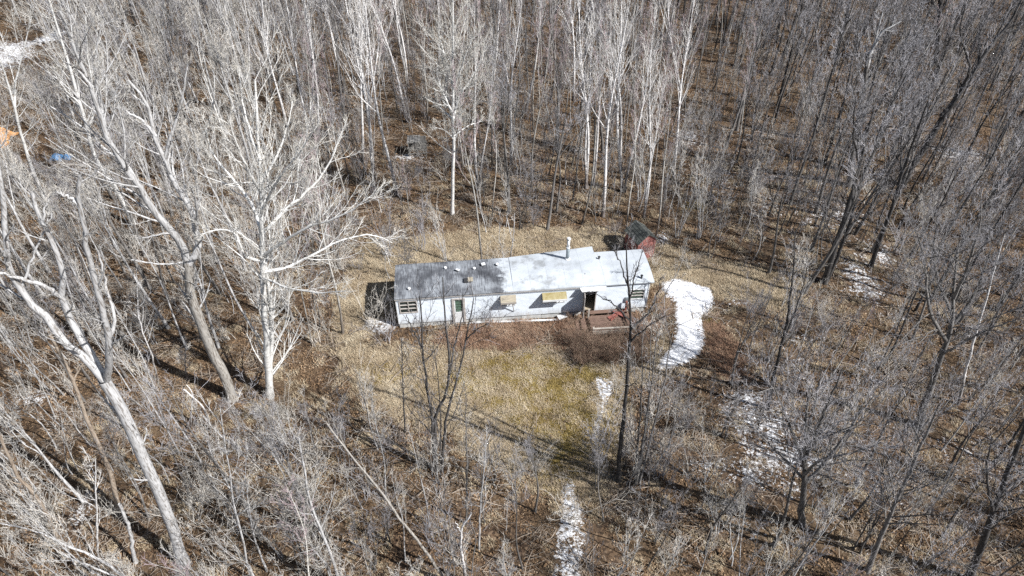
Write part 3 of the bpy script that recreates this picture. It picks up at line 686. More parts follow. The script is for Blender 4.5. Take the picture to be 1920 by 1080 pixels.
def proto(kind, v):
    """returns (trunk sets, crown sets) in metres, base at the origin"""
    if kind == 'birch':                    # slender, ascending limbs, some with twin stems
        h = rng.uniform(13.5, 15.5); T = [stem(h, .115, 16, .5, rng.normal(0, .02, 2))]
        if v % 2: T.append(stem(h * .9, .085, 16, .4, (rng.choice([-1, 1]) * .07, rng.normal(0, .05)), (.12, .05, 0)))
        A = np.concatenate([t[0] for t in T]); B = np.concatenate([t[1] for t in T])
        b1 = spawn(A, B, 17, .42, .98, .28, .55, .45, 6, .07, .18, .014, prof=.70)
        b2 = spawn(*b1, 6, .2, 1, .42, .5, .5, 4, .11, .12, .010, prof=.4)
        b3 = spawn(*b2, 3, .15, 1, .5, .6, .6, 3, .15, .07, .0085)
        return [(A, B, 7, 0)], [(*b1, 4, 0), (*b2, 3, 0), (*b3, 3, 1)]
    if kind == 'aspen':                    # thin pole tree with a small top
        h = rng.uniform(10.5, 13); A, B = stem(h, .062, 14, .45, rng.normal(0, .02, 2))
        b1 = spawn(A, B, 12, .48, .98, .18, .5, .45, 5, .09, .16, .011, prof=.55)
        b2 = spawn(*b1, 5, .15, 1, .48, .55, .5, 3, .13, .10, .009)
        b3 = spawn(*b2, 4, .15, 1, .55, .6, .6, 2, .17, .06, .007)
        return [(A, B, 6, 0)], [(*b1, 3, 0), (*b2, 3, 1), (*b3, 3, 1)]
    if kind == 'bare':                     # forked tree with a broad fine crown
        h = rng.uniform(11, 13.5); A, B = stem(h, .115, 12, .5, rng.normal(0, .03, 2), tip=.1)
        l1 = spawn(A, B, 4, .42, .75, .50, .42, .62, 8, .09, .16, .02, prof=.45)
        A2 = [(A, B, 7, 0), (*l1, 5, 0)]
        b1 = spawn(A, B, 9, .5, .99, .20, .65, .45, 5, .11, .10, .012)
        b1b = spawn(*l1, 7, .3, 1, .42, .6, .5, 4, .12, .10, .012)
        X = (np.concatenate([spawn(*b1, 6, .15, 1, .5, .65, .5, 4, .15, .07, .0075)[0], spawn(*b1b, 6, .15, 1, .5, .65, .5, 4, .15, .07, .0075)[0]]))
        Rr = np.full(X.shape[:2], .0095) * np.linspace(1, .6, X.shape[1])
        b3 = spawn(X, Rr, 3, .15, 1, .5, .65, .7, 2, .2, .04, .0075)
        return A2, [(*b1, 3, 0), (*b1b, 3, 0), (X, Rr, 3, 1), (*b3, 3, 1)]
    if kind == 'sapling':                  # whippy stems, 5-6 m
        n = 1 + v % 4; T = [stem(rng.uniform(4.5, 6.2), .030, 9, .45, rng.normal(0, .09 if n > 1 else .03, 2), (*rng.normal(0, .1, 2), 0)) for _ in range(n)]
        A = np.concatenate([t[0] for t in T]); B = np.concatenate([t[1] for t in T])
        b1 = spawn(A, B, 10, .25, .98, .24, .55, .5, 4, .09, .13, .010)
        b2 = spawn(*b1, 4, .15, 1, .5, .6, .6, 3, .14, .08, .008)
        b3 = spawn(*b2, 2, .2, 1, .5, .6, .6, 2, .15, .05, .0065)
        return [(A, B, 5, 0)], [(*b1, 3, 0), (*b2, 3, 1), (*b3, 3, 1)]
    if kind == 'shrub':                    # thicket: many arching stems from one root
        n = 8; T = [stem(rng.uniform(1.3, 2.8), .015, 6, .3, rng.normal(0, .35, 2), (*rng.normal(0, .12, 2), 0)) for _ in range(n)]
        A = np.concatenate([t[0] for t in T]); B = np.concatenate([t[1] for t in T])
        b1 = spawn(A, B, 6, .15, 1, .42, .6, .6, 3, .15, .06, .0075)
        b2 = spawn(*b1, 4, .15, 1, .5, .7, .7, 2, .2, .03, .006)
        return [(A, B, 4, 0)], [(*b1, 3, 0), (*b2, 3, 1)]

BARKS = {'birch': ('birch', 't_pale'), 'aspen': ('aspen', 't_mauve'), 'bare': ('grey', 't_grey'), 'sapling': ('grey', 't_pale'), 'shrub': ('t_grey', 't_grey')}
PROTO = {}
def variants(key, kind, n, barkm, twigm, limbm=None):
    out = []
    for v in range(n):
        ts, cs = proto(kind, v)
        hgt = float(max(s_[0][..., 2].max() for s_ in ts))
        tm = mesh_from(key + '_trunk', ts, [M[barkm]]); cm = mesh_from(key + '_crown', cs, [M[limbm or barkm], M[twigm]])
        whole = mesh_from(key + '_whole', [(*s_[:3], 0) for s_ in ts] + [(*s_[:3], 0 if s_[3] == 0 else 1) for s_ in cs], [M[barkm], M[twigm]])
        out.append((tm, cm, whole, hgt))
    PROTO[key] = out
variants('birch', 'birch', 5, 'birch', 't_pale')
variants('aspen', 'aspen', 6, 'aspen', 't_mauve')
variants('aspenp', 'aspen', 3, 'pale', 't_pale')
variants('poleg', 'aspen', 4, 'grey', 't_grey')
variants('poled', 'aspen', 4, 'dark', 't_grey')
variants('bareg', 'bare', 5, 'grey', 't_grey')
variants('bared', 'bare', 4, 'dark', 't_grey')
variants('barep', 'bare', 4, 'pale', 't_pale')
variants('sapg', 'sapling', 5, 'grey', 't_grey')
variants('sapp', 'sapling', 5, 'pale', 't_pale')
variants('shrubg', 'shrub', 4, 't_grey', 't_grey')
variants('shrubp', 'shrub', 4, 't_pale', 't_pale')
variants('shrubr', 'shrub', 3, 't_red', 't_tan')

TREES = []                                              # (x, y) of everything placed, for spacing
def place_proto(key, v, x, y, scale, rz, tilt=(0, 0), name='tree', label='', cat='tree', group=None):
    tm, cm, wh, hgt = PROTO[key][v % len(PROTO[key])]
    o = thing(name, label, cat, (x, y, float(ground_z(x, y)) - .03), 0, group)
    o.rotation_euler = (tilt[0], tilt[1], rz); o.scale = (scale,) * 3
    t = link('trunk', tm, o); c = link('crown', cm, o)
    return o

# ------------------------------------------------------------------ the trees that can be told apart, built one by one
def hero(name, label, cat, limbs, barkm, twigm, dens=(9, 7, 5), l1=.32, up=.10, ang=.7, group=None, tsides=9, t0=.25, limbbark=None, wig=.10, base=None, r3=.0065, fine=1.):
    """limbs: list of (list of (px, py, dY), r0, r1); dY is metres behind the vertical plane of the base"""
    b = P(limbs[0][0][0][0], limbs[0][0][0][1]) if base is None else P(*base)
    Y0 = b[1]; gz0 = float(ground_z(b[0], b[1])); org = np.array([b[0], b[1], gz0])
    T = []; M_ = 16
    for pts, r0, r1 in limbs:
        w_ = [P(px, py, Y=Y0 + dy) for px, py, dy in pts]
        L = smooth_line(w_, M_, .0) - org
        L[2:-1] += rng.normal(0, .018, (M_ - 3, 3))
        rad = r0 + (r1 - r0) * np.linspace(0, 1, M_)
        T.append((L, rad))
    T[0][0][0, 2] -= .2; T[0][1][0] *= 1.3
    A = np.stack([t[0] for t in T]); B = np.stack([t[1] for t in T])
    TREES.append((b[0], b[1]))
    o = thing(name, label, cat, tuple(org), 0, group)
    me = mesh_from('trunk', [(A[:1], B[:1], tsides, 0)], [M[barkm]]); link('trunk', me, o)
    if len(A) > 1:
        for q in range(1, len(A)):
            link('limb', mesh_from('limb', [(A[q:q + 1], B[q:q + 1], tsides - 1, 0)], [M[limbbark or barkm]]), o)
    if dens:
        src = slice(0, None)
        t00 = t0 if len(A) == 1 else .08
        plen = np.linalg.norm(np.diff(A, axis=1), axis=2).sum(1)
        n1 = np.maximum((plen * dens[0] / 6).astype(int), 3); n1[0] = int(dens[0] * 2) if len(A) == 1 else n1[0]
        if len(A) > 1:
            b0 = spawn(A[:1], B[:1], int(n1[0] * .5) + 1, t0, 1, l1 * .7, ang, .3, 6, wig, up, .012, Lmax=4.5)
            b1 = spawn(A[1:], B[1:], n1[1:], .12, 1, l1 * 1.3, ang, .42, 6, wig, up, .012, Lmax=4.5)
            b1 = (np.concatenate([b0[0], b1[0]]), np.concatenate([b0[1], b1[1]]))
        else: b1 = spawn(A, B, n1, t0, 1, l1, ang, .42, 6, wig, up, .012, Lmax=4.5)
        b2 = spawn(*b1, dens[1], .15, 1, .45, .6, .5, 4, .13, up * .7, .009)
        b3 = spawn(*b2, dens[2], .12, 1, .5, .6, .6, 3, .17, up * .4, r3)
        cs = [(*b1, 4, 0), (*b2, 3, 0), (*b3, 3, 1)]
        link('crown', mesh_from('crown', cs, [M[limbbark or barkm], M[twigm]]), o)
    return o

# big white poplar left of the trailer
hero('poplar_tree', 'big white poplar with a wide bright crown just left of the mobile home', 'tree', [
    ([(506, 745, 0), (502, 690, 0), (497, 600, 0), (492, 500, 0), (490, 400, 0), (489, 330, 0), (482, 240, .3), (478, 150, .5)], .19, .04),
    ([(508, 742, .1), (507, 680, .2), (509, 600, .3), (504, 540, .2), (496, 490, .1)], .14, .08),
    ([(492, 480, 0), (530, 455, -.5), (580, 425, -1), (650, 400, -1.5), (690, 370, -1.6)], .085, .02),
    ([(493, 510, 0), (540, 500, .6), (600, 470, 1), (640, 450, 1.3), (700, 440, 1.5), (735, 455, 1.6)], .08, .02),
    ([(490, 440, 0), (540, 390, .8), (585, 350, 1.2), (620, 300, 1.6), (640, 250, 1.8)], .085, .02),
    ([(489, 400, 0), (520, 340, -.9), (560, 290, -1.4), (590, 240, -1.8)], .08, .02),
    ([(489, 340, 0), (515, 300, .5), (535, 250, 1), (548, 190, 1.4)], .07, .015),
    ([(490, 490, 0), (460, 480, -.7), (440, 440, -1), (415, 430, -1.4), (375, 440, -1.8)], .08, .02),
    ([(490, 430, 0), (470, 380, 1), (440, 340, 1.6), (400, 290, 2.2), (385, 240, 2.4)], .085, .02),
    ([(489, 360, 0), (465, 320, -.6), (440, 260, -1.2), (425, 210, -1.5)], .07, .015),
    ([(488, 300, 0), (470, 250, .4), (455, 190, .6), (450, 130, .7)], .06, .015),
    ([(492, 520, 0), (540, 540, -1.2), (600, 548, -2), (650, 545, -2.6)], .06, .015)],
    'poplar', 't_white', dens=(15, 8, 5), l1=.34, up=.12, ang=.7, t0=.45, r3=.006)
# white poplar behind the trailer
hero('poplar_tree', 'white poplar with a dense oval crown standing behind the mobile home roof', 'tree', [
    ([(848, 402, 0), (849, 340, 0), (851, 270, 0), (850, 215, 0), (849, 130, 0), (850, 60, 0), (849, -10, 0)], .135, .045),
    ([(850, 222, 0), (862, 180, .3), (885, 145, .6), (905, 110, .8)], .09, .02),
    ([(850, 215, 0), (835, 185, -.3), (822, 150, -.4), (818, 110, -.5)], .09, .02),
    ([(850, 225, 0), (830, 205, .4), (812, 190, .7), (800, 188, .9)], .07, .02),
    ([(849, 170, 0), (868, 120, -.6), (885, 70, -1)], .07, .02),
    ([(849, 160, 0), (835, 110, .6), (822, 60, 1)], .07, .02),
    ([(851, 262, 0), (835, 245, -.5), (812, 238, -1)], .05, .012),
    ([(851, 255, 0), (880, 235, .6), (915, 225, 1)], .05, .012)],
    'poplar', 't_white', dens=(24, 9, 5), l1=.50, up=.13, ang=.85, t0=.3, r3=.009)
# old leaning giant
hero('old_tree', 'thick furrowed old tree leaning left with pale broken tops', 'tree', [
    ([(437, 750, 0), (418, 700, 0), (396, 655, 0), (375, 600, 0), (358, 555, 0), (354, 515, 0), (350, 490, 0)], .27, .20),
    ([(350, 492, 0), (342, 460, 0), (315, 425, -.3), (282, 390, -.5), (262, 350, -.7), (235, 315, -.8), (205, 265, -.8), (185, 210, -.8), (165, 150, -.8), (140, 90, -.8), (112, 20, -.8)], .17, .04),
    ([(354, 495, 0), (372, 465, .2), (366, 425, .3), (352, 380, .3), (325, 340, .3), (312, 305, .3), (292, 260, .3), (282, 215, .3), (262, 175, .3), (240, 150, .3)], .16, .04),
    ([(308, 300, .3), (325, 240, .5), (340, 190, .7), (352, 120, .9)], .08, .02),
    ([(292, 255, .3), (265, 225, .2), (228, 205, .2)], .07, .03),
    ([(205, 265, -.8), (190, 200, -.5), (178, 120, -.3), (190, 40, 0)], .08, .02),
    ([(172, 165, -.8), (145, 130, -1), (120, 115, -1.2)], .06, .02),
    ([(350, 492, 0), (300, 495, -.6), (245, 487, -1)], .05, .025),
    ([(262, 355, -.7), (240, 310, -.4), (205, 285, 0), (150, 235, .2), (95, 200, .3)], .07, .02)],
    'old', 't_pale', dens=(10, 7, 4), l1=.3, up=.08, tsides=12, t0=.6, limbbark='pale')
# big smooth pale tree, lower left
hero('pale_tree', 'big smooth pale tree in the lower left, forking low into long curved limbs', 'tree', [
    ([(342, 1052, 0), (318, 975, 0), (290, 905, 0), (262, 845, 0), (235, 780, 0), (210, 735, 0), (194, 712, 0)], .23, .18),
    ([(194, 712, 0), (160, 672, 0), (128, 648, 0), (92, 602, 0), (62, 578, 0), (38, 540, 0), (18, 505, 0), (14, 470, 0), (8, 420, .1), (2, 360, .2), (-8, 280, .3)], .13, .045),
    ([(196, 712, 0), (165, 655, .3), (138, 610, .4), (120, 566, .4), (114, 548, .4), (119, 520, .4), (108, 480, .4), (92, 440, .4), (68, 395, .4), (60, 360, .4)], .13, .045),
    ([(200, 712, 0), (205, 660, -.3), (196, 600, -.3), (180, 535, -.3), (166, 480, -.3), (160, 430, -.3), (147, 385, -.3), (150, 330, -.3)], .12, .045),
    ([(118, 560, .4), (90, 540, .2), (50, 525, 0), (0, 512, -.2)], .07, .04),
    ([(203, 655, -.3), (214, 600, -.1), (200, 540, .2), (184, 470, .3)], .06, .025),
    ([(150, 385, -.3), (132, 372, -.3), (105, 360, -.4)], .05, .02),
    ([(92, 440, .4), (82, 410, .5), (95, 365, .8)], .04, .015),
    ([(40, 540, 0), (62, 480, .3), (84, 430, .5), (97, 400, .6)], .04, .02),
    ([(16, 490, 0), (2, 470, -.4), (-12, 455, -.5)], .05, .03)],
    'pale', 't_pale', dens=(4, 5, 4), l1=.22, up=.06, tsides=12, t0=.5)
# multi-stemmed dark tree in front of the trailer
hero('dark_tree', 'dark many stemmed tree rising in front of the left half of the mobile home', 'tree', [
    ([(820, 888, 0), (816, 830, 0), (817, 780, 0), (836, 738, 0), (843, 690, 0), (838, 640, 0), (833, 580, 0), (830, 520, 0)], .10, .02),
    ([(814, 884, 0), (811, 800, -.1), (800, 720, -.2), (793, 660, -.3), (790, 600, -.4), (786, 555, -.5)], .085, .02),
    ([(828, 886, 0), (836, 790, .2), (855, 715, .3), (868, 665, .3), (878, 610, .4), (888, 560, .5)], .085, .02),
    ([(843, 700, 0), (852, 650, .4), (866, 590, .6), (868, 550, .8)], .05, .012),
    ([(872, 640, .3), (892, 620, .2), (915, 606, 0)], .035, .012),
    ([(793, 655, -.3), (775, 620, -.4), (762, 590, -.6)], .04, .012),
    ([(826, 890, 0), (824, 960, -.2), (826, 800, -.5), (822, 720, -.6), (812, 640, -.7)], .06, .012)],
    'dark', 't_grey', dens=(7, 5, 3), l1=.26, up=.12, base=(820, 888))
hero('dark_tree', 'straight dark tree rising in front of the right end of the mobile home', 'tree', [
    ([(1160, 905, 0), (1162, 850, 0), (1170, 770, 0), (1176, 700, 0), (1181, 640, 0), (1183, 600, 0), (1180, 540, 0), (1177, 490, 0), (1174, 455, 0)], .12, .02),
    ([(1182, 618, 0), (1205, 598, .2), (1228, 565, .3), (1240, 520, .4)], .055, .012),
    ([(1182, 640, 0), (1215, 612, -.3), (1250, 590, -.5)], .045, .012),
    ([(1181, 560, 0), (1190, 520, -.2), (1205, 470, -.3)], .035, .01),
    ([(1180, 545, 0), (1165, 500, .2), (1150, 465, .3)], .035, .01),
    ([(1180, 600, 0), (1150, 570, .2), (1110, 548, .4)], .035, .01)],
    'dark', 't_grey', dens=(7, 5, 3), l1=.22, up=.14, t0=.3)
hero('dark_tree', 'clump of slim upright stems right of the straight dark tree', 'tree', [
    ([(1192, 910, 0), (1205, 830, 0), (1215, 760, 0), (1225, 690, 0), (1232, 620, 0)], .075, .015),
    ([(1198, 908, .1), (1218, 830, .2), (1240, 740, .3), (1252, 680, .4), (1262, 620, .4)], .07, .015),
    ([(1190, 908, -.1), (1198, 800, -.2), (1204, 700, -.3), (1203, 620, -.3)], .06, .015),
    ([(1196, 912, .1), (1212, 800, .4), (1218, 700, .6), (1222, 600, .8)], .05, .012)],
    'grey', 't_grey', dens=(6, 5, 3), l1=.22, up=.15, t0=.3)
# right side
hero('dead_birch', 'thin straight bone white dead birch in the right woods', 'dead tree', [
    ([(1797, 757, 0), (1815, 680, 0), (1835, 610, 0), (1856, 540, 0), (1868, 490, 0), (1884, 440, 0)], .085, .02)],
    'birch', 't_white', dens=(2, 2, 1), l1=.05, up=.1)
hero('dark_tree', 'tall dark tree with straight twin stems at the edge of the right woods', 'tree', [
    ([(1545, 532, 0), (1560, 480, 0), (1580, 420, 0), (1598, 360, 0), (1612, 310, 0), (1622, 270, 0), (1640, 200, 0)], .20, .05),
    ([(1550, 530, .1), (1590, 430, .5), (1612, 350, .8), (1630, 300, 1), (1660, 220, 1.2), (1700, 140, 1.4)], .12, .03),
    ([(1612, 310, 0), (1600, 250, -.6), (1605, 180, -.8)], .08, .02)],
    'dark', 't_grey', dens=(10, 7, 5), l1=.3, up=.12, t0=.45)
hero('dark_tree', 'leaning dark tree right of the twin stemmed one in the right woods', 'tree', [
    ([(1632, 502, 0), (1650, 450, 0), (1672, 390, 0), (1690, 330, 0), (1715, 260, 0), (1740, 190, 0)], .15, .04),
    ([(1690, 330, 0), (1690, 270, .6), (1700, 200, .9)], .07, .02)],
    'dark', 't_grey', dens=(10, 7, 5), l1=.3, up=.1, t0=.4)
hero('dark_tree', 'big crooked black tree forking high in the upper right woods', 'tree', [
    ([(1690, 350, 0), (1712, 310, 0), (1738, 270, 0), (1765, 225, 0), (1790, 190, 0), (1808, 160, 0)], .27, .18),
    ([(1808, 160, 0), (1835, 120, 0), (1862, 80, .2), (1895, 40, .4), (1920, -10, .5)], .16, .05),
    ([(1806, 162, 0), (1818, 130, -.4), (1812, 100, -.7), (1800, 60, -.9), (1810, 10, -1)], .11, .03),
    ([(1835, 120, 0), (1835, 80, .8), (1840, 30, 1.2)], .08, .02)],
    'dark', 't_grey', dens=(9, 7, 5), l1=.32, up=.08, t0=.6)
hero('dark_tree', 'heavy black trunk with a high fork near the top right', 'tree', [
    ([(1752, 125, 0), (1758, 90, 0), (1761, 50, 0), (1762, 20, 0), (1766, -60, 0)], .26, .14),
    ([(1762, 22, 0), (1750, 5, 0), (1745, -40, 0)], .14, .06), ([(1762, 22, 0), (1775, 0, 0), (1782, -40, 0)], .14, .06)],
    'dark', 't_grey', dens=(8, 6, 5), l1=.3)
hero('dark_tree', 'tree with a sunlit forked top in the middle of the upper right woods', 'tree', [
    ([(1592, 350, 0), (1598, 290, 0), (1610, 220, 0), (1620, 160, 0), (1628, 100, 0)], .20, .12),
    ([(1628, 105, 0), (1640, 85, 0), (1655, 60, 0), (1690, 40, 0)], .11, .03),
    ([(1625, 130, 0), (1640, 80, .5), (1655, 20, .6)], .09, .03)],
    'grey', 't_grey', dens=(10, 7, 5), l1=.34, up=.1, t0=.5, limbbark='pale')  # sunlight on the fork is painted in: limbs get paler bark than the trunk
hero('spreading_tree', 'low branched tree with a wide rounded crown in the lower right woods', 'tree', [
    ([(1505, 985, 0), (1503, 950, 0), (1507, 915, 0), (1508, 880, 0), (1510, 840, 0), (1512, 780, .1), (1520, 720, .2)], .17, .03),
    ([(1510, 905, 0), (1540, 875, .3), (1575, 830, .5), (1610, 780, .8), (1640, 740, 1)], .10, .02),
    ([(1509, 880, 0), (1490, 820, -.4), (1470, 770, -.6), (1450, 720, -.8)], .09, .02),
    ([(1510, 860, 0), (1535, 800, -.6), (1560, 740, -.9), (1580, 690, -1)], .09, .02),
    ([(1508, 890, 0), (1545, 860, -.9), (1600, 850, -1.6), (1650, 830, -2)], .08, .02),
    ([(1508, 900, 0), (1470, 860, .4), (1430, 820, .8), (1400, 780, 1)], .07, .02),
    ([(1511, 830, 0), (1525, 770, .8), (1540, 700, 1.2)], .07, .02)],
    'grey', 't_grey', dens=(12, 8, 5), l1=.42, up=.06, ang=.8, t0=.45, wig=.13)
hero('spreading_tree', 'broad crowned grey tree behind the white dead birch', 'tree', [
    ([(1722, 800, 0), (1740, 740, 0), (1758, 690, 0), (1775, 640, 0), (1785, 590, 0), (1790, 520, 0), (1800, 450, .1)], .20, .03),
    ([(1775, 640, 0), (1755, 610, -.4), (1740, 570, -.6), (1735, 500, -.8), (1720, 440, -1)], .10, .02),
    ([(1780, 615, 0), (1815, 570, .4), (1840, 520, .8), (1860, 460, 1.2)], .10, .02),
    ([(1765, 665, 0), (1810, 640, -.8), (1860, 615, -1.3), (1905, 600, -1.6)], .07, .02),
    ([(1786, 590, 0), (1760, 530, 1), (1750, 460, 1.6), (1760, 400, 2)], .08, .02),
    ([(1788, 560, 0), (1815, 500, -.8), (1835, 430, -1.2), (1840, 380, -1.4)], .08, .02)],
    'grey', 't_grey', dens=(14, 8, 6), l1=.42, up=.05, ang=.85, t0=.5, wig=.15)
hero('dark_tree', 'dark slim tree leaning right just beyond the big snow patch', 'tree', [
    ([(1440, 765, 0), (1452, 700, 0), (1468, 640, 0), (1480, 570, 0), (1488, 500, 0), (1492, 430, 0)], .10, .02),
    ([(1468, 640, 0), (1492, 580, .4), (1515, 500, .6)], .05, .012)], 'dark', 't_grey', dens=(10, 6, 4), l1=.26, up=.12, t0=.35)
hero('dark_tree', 'stout dark trunk climbing out of the bottom right corner', 'tree', [
    ([(1815, 1090, 0), (1838, 1030, 0), (1862, 960, 0), (1885, 900, 0), (1910, 830, 0), (1945, 740, 0)], .17, .05),
    ([(1862, 960, 0), (1850, 890, -.4), (1860, 820, -.6)], .07, .02)], 'dark', 't_grey', dens=(12, 7, 5), l1=.34, up=.08, t0=.3)
hero('dark_tree', 'leaning dark tree between the broad crowned tree and the bottom right corner', 'tree', [
    ([(1625, 1075, 0), (1655, 1000, 0), (1690, 920, 0), (1725, 840, 0), (1760, 760, 0)], .12, .03)], 'grey', 't_grey', dens=(13, 7, 5), l1=.34, up=.1, t0=.3)
# left side odds
hero('pale_tree', 'tall pale tree with a lean to the left in the upper left woods', 'tree', [
    ([(250, 420, 0), (215, 350, 0), (180, 300, 0), (165, 245, 0), (150, 195, 0), (135, 140, 0), (110, 60, 0), (85, -20, 0)], .17, .04),
    ([(165, 245, 0), (178, 190, .6), (165, 110, .9), (160, 30, 1)], .07, .02),
    ([(150, 195, 0), (120, 165, -.5), (95, 125, -.8)], .06, .015)], 'poplar', 't_white', dens=(11, 7, 5), l1=.34, up=.1, t0=.4)
hero('pale_tree', 'whitish tree at the left edge beside the orange tarpaulin', 'tree', [
    ([(95, 400, 0), (62, 320, 0), (40, 255, 0), (28, 200, 0), (12, 150, 0), (-8, 90, 0)], .14, .04),
    ([(28, 200, 0), (30, 150, .4), (45, 90, .6), (60, 30, .8)], .07, .02)], 'poplar', 't_white', dens=(12, 7, 5), l1=.4, up=.08, t0=.4)
hero('pale_tree', 'forked white tree between the two tallest pale trees of the upper left', 'tree', [
    ([(372, 360, 0), (368, 320, 0), (376, 270, 0), (395, 220, 0), (402, 180, 0), (400, 130, 0)], .085, .03),
    ([(372, 300, 0), (380, 265, -.3), (382, 245, -.3)], .05, .03)], 'poplar', 't_white', dens=(4, 4, 3), l1=.15, t0=.5)
hero('pale_tree', 'slender white pole tree behind the big white poplar crown', 'tree', [
    ([(440, 330, 0), (418, 250, 0), (395, 180, 0), (378, 120, 0), (370, 80, 0)], .07, .03)], 'poplar', 't_white', dens=(6, 5, 4), l1=.2, t0=.4)
hero('tan_snag', 'peeling tan and grey snag in the left woods beside the big smooth pale tree', 'dead tree', [
    ([(222, 955, 0), (205, 880, 0), (185, 835, 0), (165, 790, 0), (150, 755, 0), (138, 715, 0), (122, 680, 0), (95, 630, 0)], .12, .05),
    ([(138, 715, 0), (150, 690, .2), (175, 650, .4)], .04, .015)], 'tan', 't_pale', dens=(3, 4, 3), l1=.15, t0=.5)
hero('tan_snag', 'bare tan snag leaning in the far lower left', 'dead tree', [
    ([(108, 1012, 0), (88, 965, 0), (62, 925, 0), (35, 895, 0), (15, 850, 0), (-5, 810, 0)], .10, .05)], 'tan', 't_pale', dens=(3, 4, 3), l1=.15, t0=.4)
hero('dead_snag', 'short bleached trunk standing next to the base of the big smooth pale tree', 'dead tree', [
    ([(252, 1050, 0), (245, 1000, 0), (234, 970, 0), (224, 945, 0)], .085, .06)], 'pale', 't_pale', dens=None)
hero('dead_snag', 'broken white dead stem with a crooked top at the bottom centre', 'dead tree', [
    ([(874, 1090, 0), (868, 1050, 0), (864, 1010, 0), (868, 985, 0), (884, 962, 0)], .075, .03),
    ([(866, 1002, 0), (860, 990, 0), (854, 978, 0)], .03, .012)], 'birch', 't_white', dens=None)
hero('dead_snag', 'broken white stem with upright stub near the foot of the furrowed old tree', 'dead tree', [
    ([(395, 810, 0), (385, 770, 0), (362, 745, 0), (345, 730, 0)], .06, .03),
    ([(358, 800, 0), (359, 770, 0), (362, 740, .1), (350, 722, .2)], .05, .02)], 'birch', 't_white', dens=None)
hero('leaning_pole', 'long pale pole tree leaning left across the lower left thicket', 'dead tree', [
    ([(838, 1090, 0), (795, 1030, 0), (745, 965, 0), (700, 905, 0), (655, 850, 0), (610, 790, 0)], .07, .025)], 'old', 't_pale', dens=(5, 5, 4), l1=.2, t0=.4)
hero('leaning_pole', 'second leaning pale pole just left of the longest one', 'dead tree', [
    ([(640, 1100, 0), (620, 1040, 0), (588, 960, 0), (570, 880, 0), (560, 820, 0)], .07, .025)], 'pale', 't_pale', dens=(8, 6, 5), l1=.26, t0=.3)
hero('leaning_pole', 'low pale branches sprawling left in the bottom left corner', 'dead tree', [
    ([(250, 1100, 0), (195, 1052, 0), (140, 1030, 0), (85, 1002, 0), (20, 985, 0), (-20, 975, 0)], .07, .02),
    ([(230, 1085, 0), (185, 1068, .2), (145, 1052, .4), (90, 1050, .6)], .05, .015)], 'pale', 't_pale', dens=(10, 7, 5), l1=.3, t0=.2)
hero('birch_sapling', 'thin white young birch against the rear edge of the mobile home roof', 'birch', [
    ([(958, 497, 0), (960, 465, 0), (963, 440, 0), (965, 400, 0)], .045, .015), ([(961, 455, 0), (955, 430, 0), (950, 405, 0)], .025, .01)],
    'birch', 't_pale', dens=(4, 3, 3), l1=.2, t0=.4)
for k, (lb, pts) in enumerate([
    ('thin birch stem flecked black and white at the lower left', [(184, 1050), (182, 990), (181, 920), (179, 860)]),
    ('thin white stem in the left woods right of the furrowed old trunk', [(298, 720), (282, 660), (262, 600), (257, 550), (256, 500)]),
    ('white barked young stem crossing left of the furrowed trunk', [(355, 720), (348, 690), (347, 640)]),
    ('slim tan stem left of the multi stemmed dark tree', [(470, 1085), (455, 1010), (438, 940), (430, 880), (420, 820), (412, 760)]),
    ('second slim tan stem near the bottom left', [(500, 1070), (478, 1010), (466, 950), (460, 900)]),
    ('slender grey stem left of the longest leaning pole', [(605, 1085), (580, 1010), (575, 930), (570, 860)]),
    ('thin straight stem standing in the grass left of the dark multi stemmed tree', [(760, 815), (757, 760), (755, 700), (753, 640)]),
    ('thin straight stem in the thicket right of the dark multi stemmed tree', [(874, 985), (875, 900), (874, 820), (873, 740)]),
    ('slim forked stem below the yellow grass', [(898, 1030), (900, 960), (905, 900), (912, 830)])]):
    hero('slim_tree', lb, 'young tree', [([(a, b, 0) for a, b in pts], .05, .015)], ('birch', 'birch', 'birch', 'pale', 'pale', 'grey', 'dark', 'grey', 'pale')[k], 't_pale', dens=(6, 5, 4), l1=.22, up=.12, t0=.35)

